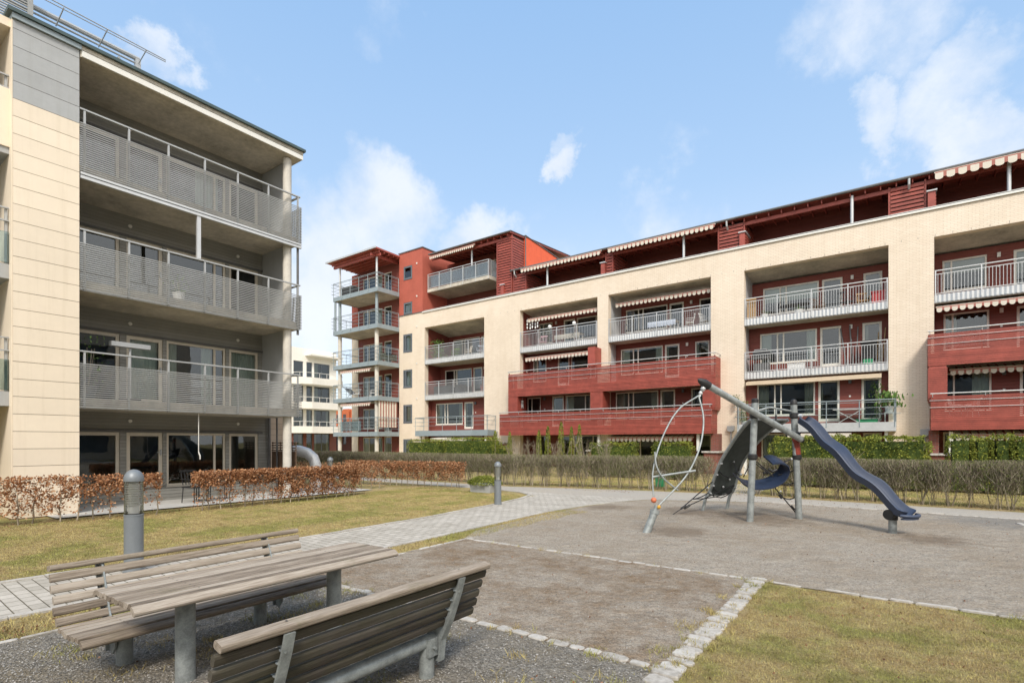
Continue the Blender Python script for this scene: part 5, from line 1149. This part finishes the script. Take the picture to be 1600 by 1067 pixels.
# hanging half-pipe seat
def swing(q):
    P = cr([(-3.04, 12.86, .93), (-2.96, 12.9, .84), (-2.76, 13.02, .75), (-2.46, 13.22, .78), (-2.24, 13.38, .92), (-2.14, 13.45, 1.12), (-2.17, 13.43, 1.27), (-2.30, 13.34, 1.33), (-2.45, 13.24, 1.31)], 5); w = Vector((.42, -.27, 0)) * .9; w = Vector((-.26, .36, .16))
    vs = []; n = len(P)
    for s in (0, .035):
        for p in P: vs.append(p - w * .5 + Vector((0, 0, s))); vs.append(p + w * .5 + Vector((0, 0, s)))
    o = 2 * n; fs = []
    for i in range(n - 1):
        a = 2 * i; fs += [(a, a + 1, a + 3, a + 2), (a + o, a + 2 + o, a + 3 + o, a + 1 + o), (a, a + 2, a + 2 + o, a + o), (a + 1, a + 1 + o, a + 3 + o, a + 3)]
    fs += [(0, o, o + 1, 1), (2 * n - 2, 2 * n - 1, 2 * n - 1 + o, 2 * n - 2 + o)]; q._add(vs, fs)
part('hanging_seat', 'swing_blue', swing)
def ropes(q):
    def rp(a, b, sag=.0, r=.013):
        a, b = Vector(a), Vector(b); q.tube([a.lerp(b, t) - Vector((0, 0, sag * math.sin(math.pi * t))) for t in (0, .25, .5, .75, 1)], r, 6)
    g0 = Vector((-4.3, 12.75, .12)); rp(LE[7], g0); rp(RE[6], g0, 0); rp((-4.45, 12.55, -.02), g0, 0, .009); rp(LE[9], RE[9], .22); rp(LE[6], RE[6], .25); rp(LE[3], RE[4], .15)
    rp(LE[4], Vector((-4.1, 13.1, .35)), .03); rp((-4.1, 13.1, .35), RE[3], .05)
    rp((-1.9, 13.5, 1.40), (-2.25, 13.3, 1.25), 0); rp((-2.26, 13.35, 1.0), (-1.95, 13.62, 1.12), .03); rp((-2.32, 13.3, .85), (-1.95, 13.6, .82), .06); rp((-2.4, 13.25, .82), (-1.93, 13.62, .12), 0); rp((-1.98, 13.56, 1.4), (-1.92, 13.6, .12), 0); rp((-2.15, 13.4, .48), (-1.94, 13.6, .5), .05)
    rp((-2.98, 12.95, .95), (-3.35, 13.9, 1.25), .05); rp((-2.6, 12.5, 1.36), (-2.35, 12.95, 1.05)); rp((-2.6, 12.5, 1.3), (-2.3, 12.98, .98)); rp((-2.9, 12.9, .95), (-2.66, 12.5, 1.3))
part('rope', 'rope_black', ropes)
part('rope_knot', 'rubber_black', lambda q: [q.tube([Vector(c) - Vector(e) * .5, Vector(c) + Vector(e) * .5], .03, 8) for c, e in (((-4.25, 12.85, .17), (.08, .1, .06)), ((-4.2, 12.95, .17), (.1, .1, .08)), ((-2.0, 13.55, .25), (.05, .05, -.08)), ((-2.22, 13.42, .5), (.04, .04, -.07)), ((-2.45, 13.0, 1.05), (.08, .08, .0)), ((-2.35, 12.95, 1.12), (.08, .04, -.06)), ((-2.3, 13.1, 1.1), (.1, .05, .05)), ((-1.93, 13.6, .2), (0, 0, .08)))])
part('rope_clamp', 'pale_metal', lambda q: [q.sphere(c, .026) for c in ((-3.6, 13.9, .62), (-3.5, 14.1, .8), (-3.9, 13.6, .6), (-3.35, 13.9, 1.25), (-2.2, 13.3, 1.28), (-2.0, 13.45, 1.36), (-2.22, 13.4, .62), (-2.95, 12.9, 1.0))])

# ------------------------------------------------------------------ hedges and shrubs
def along(path, t):
    """t in [0,1] array -> points and normals on a polyline"""
    P = np.array(path, float); seg = np.linalg.norm(np.diff(P, axis=0), axis=1); c = np.concatenate([[0], np.cumsum(seg)]); s = t * c[-1]
    x = np.interp(s, c, P[:, 0]); y = np.interp(s, c, P[:, 1]); i = np.clip(np.searchsorted(c, s, side='right') - 1, 0, len(seg) - 1); d = np.diff(P, axis=0)[i] / seg[i][:, None]
    return x, y, -d[:, 1], d[:, 0], c[-1]
def beech(path, w, z0, z1, nl, step, label, dens=None, leafz=.6):
    r = empty('beech_hedge', (path[0][0], path[0][1], 0), label, 'hedge')
    t = rng.uniform(0, 1, nl); z = z0 + (z1 - z0) * rng.uniform(0, 1, nl) ** leafz
    x, y, nx, ny, L = along(path, t); o = rng.uniform(-.5, .5, nl) * w * (.55 + .45 * (z - z0) / (z1 - z0))
    P = np.stack([x + nx * o, y + ny * o, z + rng.normal(0, .018, nl)], 1)
    f = np.sin(P[:, 0] * 7.3 + P[:, 1] * 9.1) * np.sin(P[:, 1] * 6.1 + 2) * np.sin(P[:, 2] * 9 + P[:, 1] * 3)
    keep = rng.uniform(0, 1, nl) < np.clip(.75 + f * .9, .06, 1) * (dens(t, z) if dens else 1)
    npmesh('foliage', leaves(P[keep], .056, .66), 4, 'beech_leaf', r)
    q = MB(); k = max(2, int(L / step)); ST = []; SD = []
    for i in range(k):
        tt = np.array([(i + .5 + random.uniform(-.3, .3)) / k]); x, y, nx, ny, _ = along(path, tt); x, y = x[0] + random.uniform(-.05, .05), y[0] + random.uniform(-.05, .05)
        pts = [(x, y, -.02)]; h = 0; cx, cy = x, y
        while h < z1 * .8: h += .16; cx += random.uniform(-.035, .035); cy += random.uniform(-.035, .035); pts.append((cx, cy, h))
        q.tube(pts, [max(.004, .017 * (1 - j / len(pts))) for j in range(len(pts))], 5)
        for j in range(26):
            b = random.uniform(.15, .95) * z1 * .85; ST.append((x + (cx - x) * b / z1, y + (cy - y) * b / z1, b)); SD.append((random.gauss(0, .13), random.gauss(0, .13), random.uniform(.03, .22)))
    q.build('stem', 'twig_bark', r); npmesh('twig', sticks(np.array(ST), np.array(SD), np.full(len(ST), .009)), 4, 'twig_bark', r)
def d1(t, z):   # thin lower half, thicker clumps mid-way
    return np.where(z < .55, .35 + .5 * (np.abs(t - .62) < .14), 1) * np.where(np.abs(np.sin(t * 19)) < .12, .5, 1)
beech([(-15.25, .8), (-15.05, 2.6), (-14.55, 4.55)], .34, .12, 1.0, 10500, .30, 'sparse russet beech hedge in front of the cream pier at the far left', d1)
beech([(-14.45, 4.5), (-14.35, 5.35)], .30, .2, 1.0, 2600, .30, 'thin end of the russet beech hedge before the gap by the glazed door', lambda t, z: np.where(z < .6, .25, .9))
beech([(-14.35, 6.05), (-14.3, 7.6), (-14.3, 9.4), (-14.45, 11.2)], .38, .12, 1.0, 24000, .26, 'russet beech hedge running along the patio from the glazed door to the column', lambda t, z: np.where((z < .6) & (t < .42), .3, 1))
beech([(-18.8, 13.9), (-16.2, 14.5), (-13.35, 15.2)], .5, .22, .98, 17000, .26, 'dense clipped russet beech hedge along the far edge of the lawn')
beech([(-19.5, 11.6), (-17.2, 12.6), (-15.6, 13.1)], .4, .2, .95, 4500, .3, 'short russet beech hedge behind the vent pipe')

def privet(path, w, zt, n, label, low=.30, step=.34):
    r = empty('bare_hedge', (path[0][0], path[0][1], 0), label, 'hedge')
    _, _, _, _, L = along(path, np.array([0.])); nb = max(2, int(L / step)); bt = (np.arange(nb) + rng.uniform(.2, .8, nb)) / nb
    # stems of each bush fan out from its foot
    k = 11; t0 = np.repeat(bt, k); m = len(t0); x, y, nx, ny, _ = along(path, t0); fo = rng.normal(0, .05, (m, 2)); off = rng.uniform(-.5, .5, m); al = rng.normal(0, .17, m)
    P0 = np.stack([x + fo[:, 0], y + fo[:, 1], np.full(m, -.02)], 1); tx, ty = ny, -nx
    hgt = rng.uniform(.8, .98, m) * zt; D0 = np.stack([nx * off * w * .8 + tx * al, ny * off * w * .8 + ty * al, hgt], 1)
    V0 = sticks(P0, D0, rng.uniform(.014, .026, m))
    # twigs start on the stems and thin out downwards
    i = rng.integers(0, m, n); f = .28 + .72 * rng.uniform(0, 1, n) ** .6; P = P0[i] + D0[i] * f[:, None] + rng.normal(0, .085, (n, 3)) * np.array([1, 1, .3]); ln = rng.uniform(.10, .30, n)
    D = np.stack([rng.normal(0, .45, n) * ln, rng.normal(0, .45, n) * ln, ln], 1); over = P[:, 2] + D[:, 2] > zt + rng.normal(0, .015, n); D[over] *= ((zt - P[over, 2]) / D[over, 2])[:, None].clip(.05, 1)
    V1 = sticks(P, D, rng.uniform(.005, .011, n)); npmesh('twig', np.concatenate([V0, V1]), 4, 'twig_bark', r)
    i = rng.integers(0, n, int(n * 1.9)); Q = P[i] + D[i] * rng.uniform(0, 1, (len(i), 1)) + rng.normal(0, .03, (len(i), 3)); Q = Q[(Q[:, 2] > low) & (Q[:, 2] < zt + .03)]
    npmesh('foliage', leaves(Q, .030, .6), 4, 'privet_leaf', r)
privet([(-30, 17.9), (-20, 17.6), (-12.6, 17.25), (-9.8, 18.2), (-7.1, 18.85), (-5.35, 19.1)], .7, 1.25, 46000, 'long clipped bare twiggy hedge left of the garden path opening')
privet([(-3.9, 19.0), (-1.5, 18.9), (1.0, 18.7), (1.62, 18.65)], .75, 1.25, 19000, 'clipped bare hedge behind the slide, right of the path opening')
privet([(1.75, 18.6), (3.0, 18.5), (7.5, 18.1)], .8, 1.28, 17000, 'clipped bare hedge at the right edge beyond the slide')
privet([(-45, 21.5), (-34, 21.0)], .8, 1.3, 4000, 'far bare hedge in front of the white building')

def evergreen(x0, x1, y0, y1, z0, z1, n, label, m_='thuja_leaf', size=.075, name='thuja_hedge', bumps=.06, cat='hedge', grp=None, fz=1.0):
    r = empty(name, ((x0 + x1) / 2, (y0 + y1) / 2, 0), label, cat, grp)
    # points on a rounded box shell, pushed in and out in clumps
    th = rng.uniform(0, 2 * np.pi, n); k = int(n * .25); u = rng.uniform(0, 1, n)
    ex = 5.0; q = (np.abs(np.cos(th)) ** ex + np.abs(np.sin(th)) ** ex) ** (-1 / ex); cx, cy, hx, hy = (x0 + x1) / 2, (y0 + y1) / 2, (x1 - x0) / 2, (y1 - y0) / 2
    # spread angles evenly along the perimeter
    per = rng.uniform(0, 4, n); s = per % 1 * 2 - 1; side = per.astype(int); longf = hx > hy * 1.5
    pick = rng.uniform(0, 1, n) < hx / (hx + hy); X = np.where(pick, rng.uniform(-1, 1, n), np.sign(rng.uniform(-1, 1, n))); Y = np.where(pick, np.sign(rng.uniform(-1, 1, n)), rng.uniform(-1, 1, n)); Z = rng.uniform(0, 1, n)
    top = rng.uniform(0, 1, n) < (hx * hy * 4) / (hx * hy * 4 + 4 * (hx + hy) * (z1 - z0)); X = np.where(top, rng.uniform(-1, 1, n), X); Y = np.where(top, rng.uniform(-1, 1, n), Y); Z = np.where(top, 1.0, Z)
    P = np.stack([cx + X * hx, cy + Y * hy, z0 + Z * (z1 - z0)], 1)
    c = np.sin(P[:, 0] * 5.1 + P[:, 2] * 3) * np.sin(P[:, 2] * 6.3 + P[:, 1] * 4) + .6 * np.sin(P[:, 0] * 13 + 1) * np.sin(P[:, 2] * 11)
    C = np.array([cx, cy, (z0 + z1) / 2]); rad = P - C; rad /= np.linalg.norm(rad, axis=1, keepdims=True)
    rnd = np.minimum(0, .9 - np.maximum(np.abs(X), np.maximum(np.abs(Y), 0)) - .0) ; corner = (np.abs(X) > .93) & (Z > .9); P[corner] -= rad[corner] * .12
    P += rad * (c[:, None] * bumps + rng.normal(0, .035, (n, 1)))
    npmesh('foliage', leaves(P, size, .5, up=.35), 4, m_, r)
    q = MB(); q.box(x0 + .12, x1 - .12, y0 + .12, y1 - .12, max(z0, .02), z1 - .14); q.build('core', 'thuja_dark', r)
    q = MB()
    for a in np.arange(x0 + .3, x1 - .1, .7): q.tube([(a, cy, -.02), (a, cy, z0 + .3)], .04, 6)
    q.build('trunk', 'twig_bark', r); return r
evergreen(-26.1, -23.2, 24, 24.9, .1, 1.85, 5000, 'clipped green thuja hedge under the tower windows')
evergreen(-22.4, -18.85, 23.6, 24.8, .1, 1.95, 7000, 'clipped green thuja hedge right of the white door below the first balcony')
evergreen(-12.8, -10.35, 24, 24.7, .1, 1.68, 4500, 'low thuja hedge under the striped ground-floor awning')
evergreen(-9.45, -7.65, 24, 24.7, .1, 1.70, 3500, 'short thuja hedge at the right end of the striped awning')
evergreen(-4.2, .75, 23.2, 24.6, .1, 1.90, 13000, 'long bushy thuja hedge behind the blue slide', 'thuja_leaf', .09, bumps=.10)
for i, (a, b) in enumerate(((1.3, 1.98), (1.97, 2.46), (2.45, 2.97), (2.96, 3.6))): evergreen(a, b, 23.6, 24.6, .1, 1.92 - .03 * (i % 2), 2600, ['rounded thuja shrub just right of the brick pedestal', 'second thuja shrub from the brick pedestal', 'third thuja shrub from the brick pedestal', 'thuja shrub cut by the right edge of the photo'][i], name='thuja_shrub', cat='shrub', grp='thuja shrubs in a row')
# low evergreen in a planter by the far bollard
pl = empty('shrub_planter', (-11.7, 14.4, 0), 'low green conifer in a dark stone planter beside the far bollard lamp', 'planter')
q = MB(); q.prism([(-12.15, .0), (-11.3, .0), (-11.25, .28), (-12.2, .28)], 'y', 14.15, 14.75); q.build('trough', 'grey_panel', pl)
n = 2600; P = rng.normal(size=(n, 3)); P /= np.linalg.norm(P, axis=1, keepdims=True); P[:, 2] = np.abs(P[:, 2]); P = P * np.array([.66, .5, .30]) * rng.uniform(.75, 1.05, (n, 1)) + np.array([-11.75, 14.45, .26])
npmesh('foliage', leaves(P, .06, .5, up=.4), 4, 'thuja_leaf', pl)
# columnar thujas and bare shrubs in the front garden between
for i, (x, h, w, lb) in enumerate(((-18.2, 2.35, .28, 'slim columnar thuja nearest the clipped hedge'), (-17.2, 2.3, .2, 'slim columnar thuja, second from the left of the garden row'), (-15.3, 2.35, .2, 'slim columnar thuja in the middle of the garden row'), (-14.75, 2.55, .22, 'paired columnar thuja in the middle of the garden row'), (-13.95, 2.75, .25, 'tallest columnar thuja of the garden row'), (-13.35, 2.5, .2, 'slim columnar thuja right of the tallest one'), (-12.9, 2.6, .2, 'columnar thuja next to the striped awning'))):
    r = empty('columnar_thuja', (x, 23.3, 0), lb, 'tree', 'columnar thujas in the front garden'); n = 900; z = rng.uniform(.15, 1, n) ** .8; rad = w * (1 - z) ** .5 * rng.uniform(.7, 1.1, n) + .01; a = rng.uniform(0, 6.28, n)
    npmesh('foliage', leaves(np.stack([x + rad * np.cos(a), 23.3 + rad * np.sin(a), z * h], 1), .075, .45, up=.7), 4, 'thuja_leaf', r); q = MB(); q.tube([(x, 23.3, -.02), (x, 23.3, h * .8)], [.04, .01], 6); q.build('trunk', 'twig_bark', r)
evergreen(-18.9, -17.7, 23.4, 24.2, .1, 1.5, 2500, 'loose green thuja bush at the foot of the cream pier', name='thuja_shrub', cat='shrub')
for i, (x, y, h, lb) in enumerate(((-16.3, 22.6, 2.1, 'bare branching shrub among the columnar thujas'), (-12.0, 22.4, 2.2, 'bare shrub with arching twigs before the striped awning'), (-15.0, 22.2, 1.9, 'low bare shrub in the middle of the front garden'), (-11.2, 22.8, 2.0, 'pale bare shrub by the low thuja hedge'), (-1.6, 22.4, 1.5, 'white flecked bare shrub behind the slide hedge'), (-13.6, 22.5, 2.0, 'bare twiggy shrub right of the tallest columnar thuja'))):
    r = empty('bare_shrub', (x, y, 0), lb, 'shrub', 'bare shrubs in the front garden'); q = MB(); ST = []; SD = []
    for _ in range(11):
        a = random.uniform(0, 6.28); lean = random.uniform(.1, .45); pts = [(x + math.cos(a) * lean * s * h * .8, y + math.sin(a) * lean * s * h * .8, h * s * random.uniform(.85, 1)) for s in (0, .3, .6, .9)]
        q.tube(pts, [.018, .013, .008, .004], 5)
        for _k in range(16): s = random.uniform(.25, 1); ST.append(tuple(Vector(pts[1]).lerp(Vector(pts[3]), s))); SD.append((random.gauss(0, .15), random.gauss(0, .15), random.uniform(.05, .3)))
    q.build('stem', 'twig_bark', r); npmesh('twig', sticks(np.array(ST), np.array(SD), np.full(len(ST), .011)), 4, 'twig_bark', r)

# small things in the gardens
simple('toy_bin', 'small green and white bin in the garden behind the bare hedge', 'bin', [('bin_body', 'green_plastic', lambda q: q.box(-7.72, -7.42, 20.0, 20.25, 0, .52)), ('lid', 'white_plastic', lambda q: q.box(-7.75, -7.39, 19.96, 20.3, .521, .62))], (-7.5, 20.1, 0))

# ------------------------------------------------------------------ sky, sun, camera
AZX, AZY, EL = .62, -.78, R(44)
w = bpy.data.worlds.new('World'); sc.world = w; w.use_nodes = True; nt = w.node_tree; nt.nodes.clear()
out = N(nt, 'ShaderNodeOutputWorld'); bg = N(nt, 'ShaderNodeBackground')
sky = N(nt, 'ShaderNodeTexSky'); sky.sky_type = 'NISHITA'; sky.sun_disc = False; sky.sun_elevation = EL; sky.sun_rotation = math.atan2(AZX, AZY); sky.air_density = 1.0; sky.dust_density = 1.2; sky.ozone_density = 1.0
tc = N(nt, 'ShaderNodeTexCoord').outputs['Generated']
sp_ = N(nt, 'ShaderNodeSeparateXYZ'); lk(nt, tc, sp_.inputs[0])
n1 = noise(nt, tc, 3.2, 8, .62); n2 = noise(nt, tc, 7.5, 7, .6)
CA, SA = math.cos(math.atan2(608, 831)), math.sin(math.atan2(608, 831))
def dirpx(x, y):
    X, Z = (x - 800) / 831, (690 - y) / 831; v = Vector((CA * X - SA, SA * X + CA, Z)); return v.normalized()
wn = N(nt, 'ShaderNodeTexNoise'); wn.inputs['Scale'].default_value = 5; wn.inputs['Detail'].default_value = 7; wn.inputs['Roughness'].default_value = .62; lk(nt, tc, wn.inputs['Vector'])
wsub = N(nt, 'ShaderNodeVectorMath'); wsub.operation = 'SUBTRACT'; lk(nt, wn.outputs['Color'], wsub.inputs[0]); wsub.inputs[1].default_value = (.5, .5, .5)
wsc = N(nt, 'ShaderNodeVectorMath'); wsc.operation = 'SCALE'; lk(nt, wsub.outputs[0], wsc.inputs[0]); wsc.inputs['Scale'].default_value = .30
wad = N(nt, 'ShaderNodeVectorMath'); wad.operation = 'ADD'; lk(nt, tc, wad.inputs[0]); lk(nt, wsc.outputs[0], wad.inputs[1])
nv = N(nt, 'ShaderNodeVectorMath'); nv.operation = 'NORMALIZE'; lk(nt, wad.outputs[0], nv.inputs[0])
mask = None
for (x, y, rad, amp) in ((600, 325, 8, .55), (500, 430, 10, .62), (740, 360, 6, .52), (1540, 120, 6, .44), (1590, 215, 5, .46), (895, 242, 3.4, .62), (885, 195, 2.2, .45), (1395, 185, 4.0, .48), (1400, 5, 8, .36), (255, 115, 3.6, .46), (1040, 365, 7, .38), (1000, 620, 30, .2), (-300, 300, 22, .6), (2300, 300, 22, .6), (570, 10, 4, .3)):
    d = dirpx(x, y); dp_ = N(nt, 'ShaderNodeVectorMath'); dp_.operation = 'DOT_PRODUCT'; lk(nt, nv.outputs[0], dp_.inputs[0]); dp_.inputs[1].default_value = d
    mr = N(nt, 'ShaderNodeMapRange'); mr.interpolation_type = 'SMOOTHSTEP'; lk(nt, dp_.outputs['Value'], mr.inputs[0]); mr.inputs[1].default_value = math.cos(R(rad)); mr.inputs[2].default_value = 1.0 if rad < 12 else math.cos(R(rad * .3)); mr.inputs[3].default_value = 0; mr.inputs[4].default_value = amp
    mask = mr.outputs[0] if mask is None else math_(nt, 'MAXIMUM', mask, mr.outputs[0])
nn = math_(nt, 'ADD', math_(nt, 'MULTIPLY', n1, .62), math_(nt, 'MULTIPLY', n2, .38))
cl = N(nt, 'ShaderNodeMapRange'); lk(nt, math_(nt, 'ADD', nn, math_(nt, 'MULTIPLY', mask, .55)), cl.inputs[0]); cl.inputs[1].default_value = .60; cl.inputs[2].default_value = .88; cl.inputs[3].default_value = 0; cl.inputs[4].default_value = 1; cl.clamp = True; cl.interpolation_type = 'SMOOTHSTEP'
SKS = .15
sk = mixc(nt, 1.0, sky.outputs[0], (SKS, SKS, SKS), 'MULTIPLY')
band = ramp(nt, sp_.outputs[2], [(0, (.56, .585, .62)), (.20, (.46, .525, .61)), (.42, (.30, .435, .61)), (.75, (.20, .365, .61))])
haze = mixc(nt, .72, sk, band.outputs[0])
cc = mixc(nt, n2, (.50, .53, .58), (.66, .675, .70))
fin = mixc(nt, math_(nt, 'MULTIPLY', cl.outputs[0], .80), haze, cc)
# unseen bright cloud added behind the camera to fill the dark recesses
bk = N(nt, 'ShaderNodeVectorMath'); bk.operation = 'DOT_PRODUCT'; lk(nt, tc, bk.inputs[0]); bk.inputs[1].default_value = Vector((.75, -.62, .35)).normalized()
bm = N(nt, 'ShaderNodeMapRange'); bm.interpolation_type = 'SMOOTHSTEP'; lk(nt, bk.outputs['Value'], bm.inputs[0]); bm.inputs[1].default_value = .12; bm.inputs[2].default_value = .62; bm.inputs[3].default_value = 0; bm.inputs[4].default_value = .9
fin = mixc(nt, bm.outputs[0], fin, mixc(nt, n1, (.85, .85, .86), (1.25, 1.22, 1.18)))
lk(nt, fin, bg.inputs[0]); bg.inputs[1].default_value = 1.0; lk(nt, bg.outputs[0], out.inputs[0])

sun = bpy.data.lights.new('sun', 'SUN'); sun.energy = 2.0; sun.angle = R(13); sun.color = (1, .93, .84)
so = bpy.data.objects.new('sun', sun); COL.objects.link(so)
h = math.hypot(AZX, AZY); sd = Vector((AZX / h * math.cos(EL), AZY / h * math.cos(EL), math.sin(EL))); so.rotation_euler = sd.to_track_quat('Z', 'Y').to_euler(); so.location = sd * 60

cam = bpy.data.cameras.new('camera'); cam.sensor_width = 36; cam.lens = 831 / 1600 * 36; cam.shift_y = (690 - 533.5) / 1600; cam.clip_end = 2000; cam.clip_start = .05
co = bpy.data.objects.new('camera', cam); COL.objects.link(co); co.location = (0, 0, 1.75); co.rotation_euler = (R(90), 0, math.atan2(608, 831)); sc.camera = co
sc.view_settings.view_transform = 'Standard'; sc.view_settings.look = 'None'; sc.view_settings.exposure = .72; sc.view_settings.gamma = 1
sc.cycles.max_bounces = 8; sc.cycles.transparent_max_bounces = 12
